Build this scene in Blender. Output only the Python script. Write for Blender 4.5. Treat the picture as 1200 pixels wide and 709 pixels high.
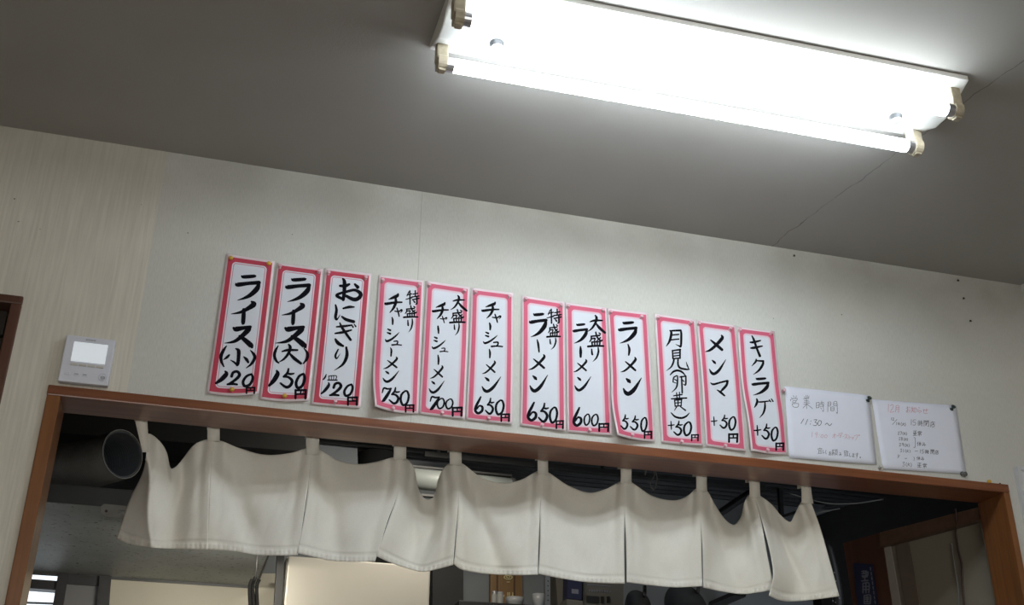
import bpy, bmesh, math, random
from mathutils import Vector, Matrix, noise
PI = math.pi
for o in list(bpy.data.objects):
    bpy.data.objects.remove(o)
scene = bpy.context.scene
COL = scene.collection

# ---------------------------------------------------------------- camera
F_PX = 1315.3
CAM = Vector((0.0, -2.7, 1.05))
ROT = ((0.96016048, 0.12885719, 0.24796707),
       (-0.27934782, 0.41868318, 0.86410022),
       (0.00752589, -0.89894395, 0.43799902))      # world axes seen from the camera (right, down, forward)
cd = bpy.data.cameras.new('camera'); cam = bpy.data.objects.new('camera', cd); COL.objects.link(cam)
cd.sensor_fit = 'HORIZONTAL'; cd.sensor_width = 36.0; cd.lens = 36.0 * F_PX / 1200.0
cd.clip_start = 0.05; cd.clip_end = 100
M = Matrix.Identity(4)
for i in range(3):
    M[i][0] = ROT[i][0]; M[i][1] = -ROT[i][1]; M[i][2] = -ROT[i][2]; M[i][3] = CAM[i]
cam.matrix_world = M
scene.camera = cam

# ---------------------------------------------------------------- sky, lights, exposure
scene.view_settings.view_transform = 'Standard'
scene.view_settings.look = 'None'
scene.view_settings.gamma = 1.0
scene.view_settings.use_curve_mapping = False
scene.view_settings.exposure = 0.0
world = bpy.data.worlds.new('world'); scene.world = world; world.use_nodes = True
wn = world.node_tree.nodes; bgn = wn['Background']
bgn.inputs[0].default_value = (0.86, 0.93, 1.0, 1); bgn.inputs[1].default_value = 1.6

TUBE_STRENGTH = 24.5
def area(name, loc, rot, sx, sy, power, color):
    l = bpy.data.lights.new(name, 'AREA'); l.shape = 'RECTANGLE'; l.size = sx; l.size_y = sy
    l.energy = power; l.color = color
    o = bpy.data.objects.new(name, l); COL.objects.link(o); o.location = loc; o.rotation_euler = rot
    return o
# daylight through the dining-room windows behind the viewer, and the kitchen's own lamp
area('window_daylight', (0.4, -5.45, 1.35), (PI/2, 0, 0), 3.2, 1.3, 40, (1.0, 0.94, 0.84))
kl = area('kitchen_lamp_light', (0.85, 0.80, 2.44), (0, 0, 0), 0.5, 0.12, 7.0, (1.0, 0.93, 0.80))
kl.rotation_euler = Vector((-0.30, 0.62, -0.72)).to_track_quat('-Z', 'Z').to_euler()

hl = area('hood_fill_light', (0.12, 0.98, 1.95), (0, 0, 0), 0.30, 0.06, 5.0, (1.0, 0.93, 0.78))  # added fill under the hood to brighten the cream panel
hl.rotation_euler = Vector((-0.05, 0.75, -0.65)).to_track_quat('-Z', 'Z').to_euler()

# ---------------------------------------------------------------- helpers
def ray(px, py):
    d = (px - 600.0, py - 354.5, F_PX)
    return Vector([sum(ROT[i][k] * d[k] for k in range(3)) for i in range(3)])
def P(px, py, y=0.0):                      # the point of the plane at depth y seen at a photo position
    r = ray(px, py)
    return CAM + r * ((y - CAM.y) / r.y)
def PZ(px, py, z):
    r = ray(px, py)
    return CAM + r * ((z - CAM.z) / r.z)

def lin(c): return c/12.92 if c <= 0.04045 else ((c+0.055)/1.055)**2.4
def rgb(r, g, b): return (lin(r/255), lin(g/255), lin(b/255), 1)

class NT:
    def __init__(s, name):
        s.m = bpy.data.materials.new(name); s.m.use_nodes = True
        s.n = s.m.node_tree.nodes; s.l = s.m.node_tree.links
        s.b = s.n['Principled BSDF']
    def new(s, t, **kw):
        n = s.n.new(t)
        for k, v in kw.items(): setattr(n, k, v)
        return n
    def put(s, sock, v):
        if hasattr(v, 'is_linked') or hasattr(v, 'links'): s.l.new(v, sock)
        else: sock.default_value = v
    def math(s, op, a, b=0.0, c=0.0, clamp=False):
        n = s.new('ShaderNodeMath', operation=op, use_clamp=clamp)
        s.put(n.inputs[0], a); s.put(n.inputs[1], b); s.put(n.inputs[2], c)
        return n.outputs[0]
    def mix(s, f, a, b):
        n = s.new('ShaderNodeMix', data_type='RGBA')
        s.put(n.inputs[0], f); s.put(n.inputs[6], a); s.put(n.inputs[7], b)
        return n.outputs[2]
    def coord(s, out='Object', scale=(1, 1, 1)):
        t = s.new('ShaderNodeTexCoord'); mp = s.new('ShaderNodeMapping')
        s.l.new(t.outputs[out], mp.inputs[0]); mp.inputs['Scale'].default_value = scale
        return mp.outputs[0]
    def noise(s, vec, scale, detail=3, rough=0.5):
        n = s.new('ShaderNodeTexNoise'); s.l.new(vec, n.inputs['Vector'])
        n.inputs['Scale'].default_value = scale; n.inputs['Detail'].default_value = detail
        n.inputs['Roughness'].default_value = rough
        return n.outputs['Fac']
    def ramp(s, f, lo, hi, a=0.0, b=1.0):
        n = s.new('ShaderNodeMapRange'); n.clamp = True
        s.put(n.inputs[0], f); n.inputs[1].default_value = lo; n.inputs[2].default_value = hi
        n.inputs[3].default_value = a; n.inputs[4].default_value = b
        return n.outputs[0]
    def sep(s, vec):
        n = s.new('ShaderNodeSeparateXYZ'); s.l.new(vec, n.inputs[0]); return n.outputs
    def bump(s, h, strength=0.2, dist=0.002):
        n = s.new('ShaderNodeBump'); n.inputs['Strength'].default_value = strength
        n.inputs['Distance'].default_value = dist; s.l.new(h, n.inputs['Height'])
        s.l.new(n.outputs[0], s.b.inputs['Normal'])

def plain(name, col, rough=0.5, metal=0.0, var=0.12, scale=30, spec=0.5):
    t = NT(name)
    f = t.noise(t.coord(), scale, 4)
    d = tuple(c*(1-var) for c in col[:3]) + (1,)
    l = tuple(min(1, c*(1+var)) for c in col[:3]) + (1,)
    t.put(t.b.inputs['Base Color'], t.mix(f, d, l))
    t.b.inputs['Roughness'].default_value = rough; t.b.inputs['Metallic'].default_value = metal
    t.b.inputs['Specular IOR Level'].default_value = spec
    return t.m

# mesh building
def box(bm, x0, x1, y0, y1, z0, z1, bevel=0.0):
    c = [(x0,y0,z0),(x1,y0,z0),(x1,y1,z0),(x0,y1,z0),(x0,y0,z1),(x1,y0,z1),(x1,y1,z1),(x0,y1,z1)]
    v = [bm.verts.new(p) for p in c]
    fs = [bm.faces.new([v[i] for i in q]) for q in ((0,3,2,1),(4,5,6,7),(0,1,5,4),(1,2,6,5),(2,3,7,6),(3,0,4,7))]
    if bevel:
        es = set(e for f in fs for e in f.edges)
        bmesh.ops.bevel(bm, geom=list(es), offset=bevel, segments=2, affect='EDGES', profile=0.6)
def loft(bm, rings, close=True, caps=(True, True)):
    R = [[bm.verts.new(p) for p in r] for r in rings]
    n = len(R[0])
    for a, b in zip(R, R[1:]):
        for i in range(n if close else n-1):
            j = (i+1) % n
            bm.faces.new((a[i], a[j], b[j], b[i]))
    if caps[0]: bm.faces.new(list(reversed(R[0])))
    if caps[1]: bm.faces.new(R[-1])
def frames(pts):
    T = []
    for i in range(len(pts)):
        T.append((pts[min(i+1, len(pts)-1)] - pts[max(i-1, 0)]).normalized())
    up = Vector((0, 0, 1)) if abs(T[0].z) < 0.9 else Vector((0, 1, 0))
    out = []
    n = (up - T[0]*up.dot(T[0])).normalized()
    for t in T:
        n = (n - t*n.dot(t)).normalized(); out.append((t, n, t.cross(n)))
    return out
def tube(bm, pts, r, seg=12, caps=(True, True)):
    pts = [Vector(p) for p in pts]
    rs = r if isinstance(r, (list, tuple)) else [r]*len(pts)
    rings = []
    for p, rr, (t, n, b) in zip(pts, rs, frames(pts)):
        rings.append([p + (n*math.cos(2*PI*k/seg) + b*math.sin(2*PI*k/seg))*rr for k in range(seg)])
    loft(bm, rings, True, caps)
def lathe(bm, origin, axis, prof, seg=16):           # prof: (distance along the axis, radius)
    a = Vector(axis).normalized()
    u = a.orthogonal().normalized(); w = a.cross(u)
    o = Vector(origin)
    loft(bm, [[o + a*d + (u*math.cos(2*PI*k/seg) + w*math.sin(2*PI*k/seg))*max(r, 1e-5) for k in range(seg)] for d, r in prof])
def crom(pts, n):
    """Catmull-Rom through tuples, n samples per span"""
    out = []
    L = len(pts)
    for i in range(L-1):
        p0 = pts[max(i-1, 0)]; p1 = pts[i]; p2 = pts[i+1]; p3 = pts[min(i+2, L-1)]
        for k in range(n):
            t = k/n
            out.append(tuple(0.5*((2*b) + (c-a)*t + (2*a-5*b+4*c-d)*t*t + (3*b-a-3*c+d)*t**3) for a, b, c, d in zip(p0, p1, p2, p3)))
    out.append(tuple(pts[-1]))
    return out
def sample(pts, t):
    """smooth point at parameter t of a polyline (by chord length)"""
    L = [0.0]
    for a, b in zip(pts, pts[1:]): L.append(L[-1] + math.dist(a, b))
    s = t*L[-1]
    for i in range(len(pts)-1):
        if s <= L[i+1] or i == len(pts)-2:
            q = (s-L[i])/max(L[i+1]-L[i], 1e-9); break
    p0 = pts[max(i-1, 0)]; p1 = pts[i]; p2 = pts[i+1]; p3 = pts[min(i+2, len(pts)-1)]
    m1 = [(c-a)/max((math.dist(p0, p1)+math.dist(p1, p2)), 1e-9)*math.dist(p1, p2) for a, c in zip(p0, p2)]
    m2 = [(c-a)/max((math.dist(p1, p2)+math.dist(p2, p3)), 1e-9)*math.dist(p1, p2) for a, c in zip(p1, p3)]
    h00 = 2*q**3-3*q*q+1; h10 = q**3-2*q*q+q; h01 = -2*q**3+3*q*q; h11 = q**3-q*q
    return tuple(h00*a+h10*c+h01*b+h11*d for a, b, c, d in zip(p1, p2, m1, m2))

def obj(name, bm, mat, parent=None, smooth=False, loc=None):
    bmesh.ops.recalc_face_normals(bm, faces=bm.faces[:])
    me = bpy.data.meshes.new(name); bm.to_mesh(me); bm.free()
    for p in me.polygons: p.use_smooth = smooth
    for m in (mat if isinstance(mat, (list, tuple)) else [mat]): me.materials.append(m)
    o = bpy.data.objects.new(name, me); COL.objects.link(o)
    if parent is not None:
        o.parent = parent; o.matrix_parent_inverse = Matrix.Translation(-parent.location)
    return o
def thing(name, label, cat, loc, group=None):
    o = bpy.data.objects.new(name, None); o.empty_display_size = 0.05
    COL.objects.link(o); o.location = loc
    return tag(o, label, cat, group)
def tag(o, label, cat, group=None):
    o['label'] = label; o['category'] = cat
    if group: o['group'] = group
    return o
def struct(name, bm, mat, smooth=False):
    o = obj(name, bm, mat, None, smooth); o['kind'] = 'structure'; return o
B = bmesh.new

# ---------------------------------------------------------------- materials
def wallpaper():
    t = NT('wallpaper'); v = t.coord('Object'); x, y, z = t.sep(v)
    streak = t.noise(t.coord('Object', (130, 130, 5)), 1.0, 3, 0.6)
    fine = t.noise(t.coord('Object', (420, 420, 60)), 1.0, 2)
    blot = t.noise(v, 2.3, 3)
    left = t.math('LESS_THAN', t.math('ADD', x, t.math('MULTIPLY', t.noise(v, 30), 0.004)), -0.192)
    cl = t.mix(t.ramp(streak, 0.32, 0.68), (0.60, 0.56, 0.475, 1), (0.72, 0.68, 0.585, 1))
    cr = t.mix(t.ramp(fine, 0.35, 0.65), (0.575, 0.57, 0.525, 1), (0.635, 0.63, 0.585, 1))
    cr = t.mix(t.math('MULTIPLY', t.ramp(blot, 0.45, 0.75), 0.35), cr, (0.55, 0.51, 0.42, 1))
    c = t.mix(left, cr, cl)
    # irregular brown darkening along the cornice, stronger towards the right
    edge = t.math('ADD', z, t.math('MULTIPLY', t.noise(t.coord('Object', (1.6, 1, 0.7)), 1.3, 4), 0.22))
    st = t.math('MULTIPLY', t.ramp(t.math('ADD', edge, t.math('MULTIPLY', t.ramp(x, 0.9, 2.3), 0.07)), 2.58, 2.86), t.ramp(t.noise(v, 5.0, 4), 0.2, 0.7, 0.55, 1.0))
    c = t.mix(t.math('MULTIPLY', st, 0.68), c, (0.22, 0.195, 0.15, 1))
    # seam between two wallpaper strips
    s2 = t.math('LESS_THAN', t.math('ABSOLUTE', t.math('SUBTRACT', x, t.math('ADD', 0.5055, t.math('MULTIPLY', fine, 0.001)))), 0.0011)
    c = t.mix(t.math('MULTIPLY', s2, 0.45), c, (0.25, 0.24, 0.2, 1))
    # small specks and pin holes in a band above the slips
    vo = t.new('ShaderNodeTexVoronoi'); t.l.new(t.coord('Object', (34, 34, 34)), vo.inputs['Vector']); vo.inputs['Scale'].default_value = 1
    sp = t.math('LESS_THAN', vo.outputs['Distance'], t.ramp(t.noise(v, 60), 0.45, 0.75, 0.0, 0.16))
    band = t.math('MULTIPLY', t.ramp(z, 2.42, 2.47), t.ramp(z, 2.53, 2.60, 1, 0))
    where = t.math('GREATER_THAN', t.noise(t.coord('Object', (7, 7, 7)), 1.0, 2), 0.52)
    sp = t.math('MULTIPLY', t.math('MULTIPLY', sp, band), where)
    c = t.mix(t.math('MULTIPLY', sp, 0.9), c, (0.09, 0.08, 0.065, 1))
    t.put(t.b.inputs['Base Color'], c); t.b.inputs['Roughness'].default_value = 0.75
    t.b.inputs['Specular IOR Level'].default_value = 0.25
    t.bump(t.math('ADD', streak, fine), 0.25, 0.0012)
    return t.m
def ceiling_mat():
    t = NT('ceiling_plaster'); v = t.coord('Object'); x, y, z = t.sep(v)
    blot = t.noise(v, 1.4, 4); fine = t.noise(v, 160, 3)
    c = t.mix(t.ramp(blot, 0.3, 0.7), (0.335, 0.32, 0.292, 1), (0.395, 0.382, 0.36, 1))
    wob = t.math('MULTIPLY', t.math('SUBTRACT', t.noise(v, 9, 3), 0.5), 0.05)
    def crack(x0, k, w, y0, y1):
        d = t.math('ABSOLUTE', t.math('SUBTRACT', t.math('ADD', t.math('ADD', x, t.math('MULTIPLY', y, k)), wob), x0))
        m = t.math('MULTIPLY', t.math('LESS_THAN', d, w), t.ramp(t.noise(v, 24), 0.25, 0.6, 0.25, 1.0))
        return m
    k1 = crack(1.606, 0.133, 0.0016, 0, 1)
    k2 = crack(1.82, 0.09, 0.0016, 0, 1)
    k2 = t.math('MULTIPLY', k2, t.math('LESS_THAN', y, -0.95))
    c = t.mix(t.math('MULTIPLY', t.math('MAXIMUM', k1, k2), 0.55), c, (0.05, 0.047, 0.04, 1))
    vo = t.new('ShaderNodeTexVoronoi'); t.l.new(t.coord('Object', (5, 5, 5)), vo.inputs['Vector'])
    vo.inputs['Scale'].default_value = 1
    c = t.mix(t.math('MULTIPLY', t.math('LESS_THAN', vo.outputs['Distance'], 0.018), 0.6), c, (0.06, 0.055, 0.05, 1))
    t.put(t.b.inputs['Base Color'], c); t.b.inputs['Roughness'].default_value = 0.85
    t.b.inputs['Specular IOR Level'].default_value = 0.2
    t.bump(fine, 0.25, 0.0015)
    return t.m
def wood(name, dark, light, rough=0.3, coat=0.25, axis=0):
    t = NT(name)
    sc = [60, 60, 60]; sc[axis] = 2.2
    g = t.noise(t.coord('Object', tuple(sc)), 1.0, 5, 0.6)
    b = t.noise(t.coord('Object'), 6, 3)
    f = t.math('ADD', t.math('MULTIPLY', g, 0.75), t.math('MULTIPLY', b, 0.25))
    t.put(t.b.inputs['Base Color'], t.mix(t.ramp(f, 0.3, 0.7), dark, light))
    t.b.inputs['Roughness'].default_value = rough; t.b.inputs['Coat Weight'].default_value = coat
    t.b.inputs['Coat Roughness'].default_value = 0.09
    t.bump(g, 0.08, 0.001)
    return t.m
def slip_mat(name, band, inner, soft):
    """a printed slip: pale margin, coloured band with square outside and rounded inside, thin line or soft fade, white middle"""
    t = NT(name); u = t.new('ShaderNodeUVMap'); x, y, _ = t.sep(u.outputs[0])
    ax = t.math('ABSOLUTE', x); ay = t.math('ABSOLUTE', y)
    def rbox(hx, hy, r):
        qx = t.math('MAXIMUM', t.math('SUBTRACT', ax, hx-r), 0.0); qy = t.math('MAXIMUM', t.math('SUBTRACT', ay, hy-r), 0.0)
        l = t.math('SQRT', t.math('ADD', t.math('MULTIPLY', qx, qx), t.math('MULTIPLY', qy, qy)))
        return t.math('SUBTRACT', l, r)
    din = rbox(0.0435, 0.1735, 0.010)
    dout = t.math('MAXIMUM', t.math('SUBTRACT', ax, 0.0555), t.math('SUBTRACT', ay, 0.1855))
    white = (0.74, 0.77, 0.84, 1); margin = (0.84, 0.72, 0.75, 1)
    if soft:
        c = t.mix(t.ramp(din, -0.0075, 0.0005), white, inner)
        c = t.mix(t.ramp(din, 0.0, 0.0012), c, band)
    else:
        line = t.ramp(t.math('ABSOLUTE', t.math('ADD', din, 0.0040)), 0.0007, 0.0013, 1, 0)
        c = t.mix(line, white, inner)
        c = t.mix(t.ramp(din, -0.0005, 0.0005), c, band)
    c = t.mix(t.ramp(dout, -0.0005, 0.0005), c, margin)
    n = t.noise(t.coord('Object'), 90, 3)
    c = t.mix(t.math('MULTIPLY', n, 0.06), c, (0.3, 0.3, 0.3, 1))
    t.put(t.b.inputs['Base Color'], c); t.b.inputs['Roughness'].default_value = 0.6
    t.b.inputs['Specular IOR Level'].default_value = 0.3
    return t.m
def cloth_mat():
    t = NT('cream_canvas'); v = t.coord('Object')
    st = t.noise(v, 5.5, 4); w = t.noise(t.coord('Object', (900, 900, 250)), 1.0, 2)
    w2 = t.noise(t.coord('Object', (250, 250, 900)), 1.0, 2)
    c = t.mix(t.ramp(t.math('ADD', st, t.ramp(t.sep(v)[0], 1.3, 2.1, 0.0, 0.14)), 0.42, 0.80), (0.89, 0.87, 0.80, 1), (0.82, 0.77, 0.66, 1))
    c = t.mix(t.math('MULTIPLY', t.ramp(t.math('ADD', w, w2), 0.8, 1.2), 0.12), c, (0.45, 0.42, 0.35, 1))
    t.put(t.b.inputs['Base Color'], c); t.b.inputs['Roughness'].default_value = 0.9
    t.b.inputs['Specular IOR Level'].default_value = 0.1
    t.b.inputs['Sheen Weight'].default_value = 0.1
    t.bump(t.math('ADD', w, w2), 0.3, 0.0006)
    return t.m
def emit(name, col, strength):
    t = NT(name); t.b.inputs['Base Color'].default_value = (0.9, 0.9, 0.9, 1)
    t.put(t.b.inputs['Emission Color'], col); t.b.inputs['Emission Strength'].default_value = strength
    return t.m
def glass_mat():
    t = NT('window_glass'); tr = t.new('ShaderNodeBsdfTransparent'); gl = t.new('ShaderNodeBsdfGlossy')
    gl.inputs['Roughness'].default_value = 0.03
    mx = t.new('ShaderNodeMixShader'); fr = t.new('ShaderNodeFresnel'); t.l.new(fr.outputs[0], mx.inputs[0])
    t.l.new(tr.outputs[0], mx.inputs[1]); t.l.new(gl.outputs[0], mx.inputs[2])
    t.l.new(mx.outputs[0], t.n['Material Output'].inputs[0])
    return t.m
def grease_steel():
    t = NT('greasy_hood_steel'); v = t.coord('Object')
    b = t.noise(v, 6, 4); s = t.noise(v, 70, 2)
    c = t.mix(t.ramp(b, 0.3, 0.7), (0.42, 0.45, 0.44, 1), (0.55, 0.58, 0.58, 1))
    c = t.mix(t.math('MULTIPLY', t.ramp(s, 0.62, 0.70), 0.7), c, (0.07, 0.065, 0.05, 1))
    t.put(t.b.inputs['Base Color'], c); t.b.inputs['Roughness'].default_value = 0.5; t.b.inputs['Metallic'].default_value = 0.1
    return t.m
MAT = dict(
    wallpaper=wallpaper(), ceiling=ceiling_mat(),
    floor=plain('floor_tile', (0.40, 0.36, 0.31), 0.5, 0, 0.2, 6),
    roomwall=plain('room_wallpaper', (0.50, 0.48, 0.43), 0.8, 0, 0.08, 4),
    casing=wood('casing_wood', (0.14, 0.040, 0.014, 1), (0.27, 0.092, 0.034, 1), 0.32, 0.45, 0),
    jamb=wood('jamb_wood', (0.15, 0.050, 0.012, 1), (0.29, 0.112, 0.031, 1), 0.32, 0.3, 2),
    doorframe=wood('door_frame_wood', (0.070, 0.026, 0.015, 1), (0.12, 0.048, 0.027, 1), 0.4, 0.2, 2),
    doorpanel=wood('dark_door_wood', (0.018, 0.013, 0.010, 1), (0.035, 0.026, 0.020, 1), 0.35, 0.2, 2),
    slip_red=slip_mat('slip_red_border', (0.52, 0.045, 0.085, 1), (0.62, 0.25, 0.32, 1), False),
    slip_pink=slip_mat('slip_pink_border', (0.66, 0.115, 0.20, 1), (0.78, 0.50, 0.58, 1), True),
    ink=plain('brush_ink', (0.006, 0.006, 0.010), 0.85, 0, 0.3, 40, 0.08),
    pen=plain('pen_ink', (0.09, 0.09, 0.11), 0.6, 0, 0.2, 200),
    redpen=plain('red_pen_ink', (0.60, 0.20, 0.27), 0.6, 0, 0.1, 200),
    paper=plain('white_paper', (0.79, 0.81, 0.91), 0.65, 0, 0.03, 20, 0.3),
    cloth=cloth_mat(),
    tube=emit('lit_tube', (0.84, 0.93, 1.0, 1), TUBE_STRENGTH),
    enamel=plain('white_enamel', (0.84, 0.84, 0.80), 0.35, 0, 0.05, 12),
    socket=plain('yellowed_socket_plastic', (0.46, 0.40, 0.29), 0.45, 0, 0.6, 45),
    alu=plain('tube_cap_metal', (0.55, 0.55, 0.58), 0.3, 0.9, 0.1, 40),
    chrome=plain('chrome', (0.6, 0.6, 0.6), 0.2, 1.0, 0.1, 40),
    pin_yellow=plain('yellow_pin_plastic', (0.68, 0.42, 0.05), 0.3, 0, 0.1, 80),
    pin_pink=plain('pink_tinted_pin_plastic', (0.80, 0.50, 0.56), 0.2, 0, 0.1, 80),  # clear plastic; pink reflected from the slips is put into the colour
    pin_green=plain('dark_green_pin_plastic', (0.02, 0.035, 0.03), 0.3, 0, 0.2, 80),
    pin_grey=plain('smoky_pin_plastic', (0.10, 0.10, 0.095), 0.3, 0, 0.2, 80),
    pin_clear=plain('milky_pin_plastic', (0.55, 0.53, 0.49), 0.2, 0, 0.1, 80),
    rust=plain('rusty_nail', (0.035, 0.026, 0.018), 0.7, 0.3, 0.3, 200),
    white_plastic=plain('white_plastic', (0.70, 0.71, 0.78), 0.35, 0, 0.03, 20),
    grey_plastic=plain('grey_plastic', (0.32, 0.33, 0.36), 0.4, 0, 0.08, 60),
    screen=emit('screen_glow', (0.72, 0.84, 0.95, 1), 0.35),  # weak emission gives the screen its pale tone
    cream_plastic=plain('cream_plastic', (0.62, 0.60, 0.55), 0.4, 0, 0.05, 40),
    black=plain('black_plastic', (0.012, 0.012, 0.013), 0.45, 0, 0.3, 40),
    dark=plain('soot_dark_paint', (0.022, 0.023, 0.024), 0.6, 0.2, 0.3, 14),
    pitch=plain('corner_darkness', (0.008, 0.0075, 0.0075), 0.8, 0, 0.3, 14, 0.15),  # near-black that paints darkness onto the two added corner slabs
    castiron=plain('greasy_bracket_metal', (0.30, 0.29, 0.26), 0.5, 0.3, 0.3, 30),
    greybeige=plain('grey_beige_panel', (0.125, 0.118, 0.10), 0.6, 0, 0.12, 8),
    greyware=plain('grey_white_ware', (0.30, 0.31, 0.32), 0.35, 0, 0.05, 40),
    cordblack=plain('matt_black_cord', (0.008, 0.008, 0.008), 0.8, 0, 0.3, 40, 0.1),
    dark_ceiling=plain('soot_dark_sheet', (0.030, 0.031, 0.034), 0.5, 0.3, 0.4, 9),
    duct=plain('dull_aluminium_duct', (0.22, 0.22, 0.21), 0.55, 0.3, 0.25, 20),
    duct_in=plain('dark_duct_inside', (0.16, 0.18, 0.21), 0.7, 0.1, 0.2, 20),
    ductrim=plain('bright_duct_edge', (0.22, 0.225, 0.23), 0.5, 0.3, 0.1, 40),
    hood=grease_steel(),
    hooddark=plain('dark_hood_steel', (0.085, 0.088, 0.09), 0.5, 0.4, 0.25, 8),
    hoodgrey=plain('blue_grey_hood_steel', (0.17, 0.185, 0.205), 0.5, 0.3, 0.12, 8),
    steel=plain('brushed_steel', (0.44, 0.42, 0.375), 0.45, 0.35, 0.06, 5),
    creamwall=plain('cream_kitchen_panel', (0.55, 0.52, 0.43), 0.5, 0, 0.08, 5),
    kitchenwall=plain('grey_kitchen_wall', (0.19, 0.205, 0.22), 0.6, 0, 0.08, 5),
    pipe=plain('white_painted_pipe', (0.33, 0.355, 0.345), 0.45, 0.1, 0.08, 14),
    plaque=wood('plaque_wood', (0.16, 0.085, 0.03, 1), (0.27, 0.155, 0.06, 1), 0.5, 0.0, 2),
    gold=plain('gold_leaf', (0.75, 0.66, 0.36), 0.35, 0.5, 0.1, 60),
    navy=plain('navy_board', (0.012, 0.016, 0.05), 0.5, 0, 0.2, 30),
    signtext=plain('grey_sign_paint', (0.16, 0.17, 0.21), 0.6, 0, 0.15, 90),
    pillar=wood('reddish_pillar_wood', (0.055, 0.020, 0.012, 1), (0.095, 0.036, 0.022, 1), 0.4, 0.2, 2),
    beam=wood('brown_beam_wood', (0.075, 0.040, 0.024, 1), (0.12, 0.066, 0.040, 1), 0.5, 0.1, 0),
    sidewall=plain('drab_side_panel', (0.21, 0.185, 0.14), 0.7, 0, 0.12, 4),
    curtain=plain('brown_panel_strip', (0.13, 0.10, 0.075), 0.8, 0, 0.15, 9),
    cable=plain('brown_cable', (0.045, 0.020, 0.014), 0.5, 0, 0.2, 60),
    whitecable=plain('pale_cable', (0.16, 0.155, 0.14), 0.5, 0, 0.1, 60),
    glass=glass_mat(),
    jar=plain('jar_glass', (0.30, 0.30, 0.29), 0.12, 0, 0.2, 60),
    winframe=plain('dark_window_frame', (0.045, 0.045, 0.05), 0.5, 0.2, 0.2, 30),
    frost=plain('grey_frosted_pane', (0.20, 0.20, 0.21), 0.4, 0, 0.08, 10),
    silver=plain('silver_frame', (0.62, 0.63, 0.64), 0.35, 0.1, 0.08, 30),
    board=plain('glossy_white_board', (0.72, 0.74, 0.76), 0.12, 0, 0.03, 10),
)
def prism(bm, pts, d):
    """closed slab: a polygon of world points and the same pushed back by d (number = along y)"""
    d = Vector((0, d, 0)) if isinstance(d, (int, float)) else Vector(d)
    loft(bm, [[Vector(p) for p in pts], [Vector(p)+d for p in pts]])
def slab(bm, px, y, d):
    prism(bm, [P(a, b, y) for a, b in px], d)

# ================================================================ SETTING
ZC = 2.731                                     # ceiling height
XR = 2.516                                     # right-hand wall
XL = -2.6; YB = -5.6
OX0, OX1, OZ = -0.345, 2.290, 2.020            # kitchen opening in the wall
DX0, DX1, DZ = -1.35, -0.480, 2.240            # side door at the far left
bm = B()
for a in ((XL-0.1, DX0, 0, 0.105, 0, ZC), (DX0, DX1, 0, 0.105, DZ, ZC), (DX1, OX0, 0, 0.105, 0, ZC),
          (OX0, OX1, 0, 0.105, OZ, ZC), (OX1, XR+0.1, 0, 0.105, 0, ZC)):
    box(bm, *a)
struct('wall_front', bm, MAT['wallpaper'])
bm = B(); box(bm, XL-0.1, XR+0.1, YB-0.1, 0.105, ZC, ZC+0.08); struct('ceiling', bm, MAT['ceiling'])
bm = B(); box(bm, XL-0.1, XR+0.1, YB-0.1, 2.2, -0.08, 0.0); struct('floor', bm, MAT['floor'])
bm = B(); box(bm, XR, XR+0.1, YB, 0.0, 0, ZC); struct('wall_right', bm, MAT['roomwall'])
bm = B(); box(bm, XL-0.1, XL, YB, 0.0, 0, ZC); struct('wall_left', bm, MAT['roomwall'])
bm = B()                                       # rear wall with a wide window
for a in ((XL, -1.4, YB-0.1, YB, 0, ZC), (2.2, XR, YB-0.1, YB, 0, ZC), (-1.4, 2.2, YB-0.1, YB, 0, 0.6), (-1.4, 2.2, YB-0.1, YB, 2.1, ZC)):
    box(bm, *a)
struct('wall_rear', bm, MAT['roomwall'])
bm = B()
for a in ((-1.4, -1.35, -5.68, -5.6, 0.6, 2.1), (2.15, 2.2, -5.68, -5.6, 0.6, 2.1), (0.38, 0.43, -5.68, -5.6, 0.6, 2.1),
          (-1.4, 2.2, -5.68, -5.6, 0.6, 0.65), (-1.4, 2.2, -5.68, -5.6, 2.05, 2.1)):
    box(bm, *a)
w2 = struct('window_2', bm, MAT['silver'])
bm = B(); box(bm, -1.36, 2.16, -5.645, -5.64, 0.64, 2.06); obj('window_pane', bm, MAT['glass'], w2)

# wooden lining of the kitchen opening
bm = B(); box(bm, -0.371, 2.308, -0.010, 0.112, 2.008, 2.034, 0.003); struct('trim_1', bm, MAT['casing'])
bm = B(); box(bm, -0.370, -0.339, -0.010, 0.112, 0, 2.008, 0.003); struct('trim_2', bm, MAT['jamb'])
bm = B(); box(bm, 2.286, 2.307, -0.010, 0.112, 0, 2.008, 0.003); struct('trim_3', bm, MAT['jamb'])
# side door, far left
bm = B()
box(bm, -1.40, -0.467, -0.008, 0.10, 2.232, 2.254, 0.003)
box(bm, -0.492, -0.467, -0.008, 0.10, 0, 2.232, 0.003)
box(bm, -1.40, -1.365, -0.010, 0.10, 0, 2.230, 0.003)
struct('trim_4', bm, MAT['doorframe'])
bm = B(); box(bm, -1.365, -0.503, 0.055, 0.085, 0, 2.165, 0.002); box(bm, -1.365, -0.503, 0.04, 0.095, 2.168, 2.23, 0.002)
struct('door_1', bm, MAT['doorpanel'])

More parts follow.
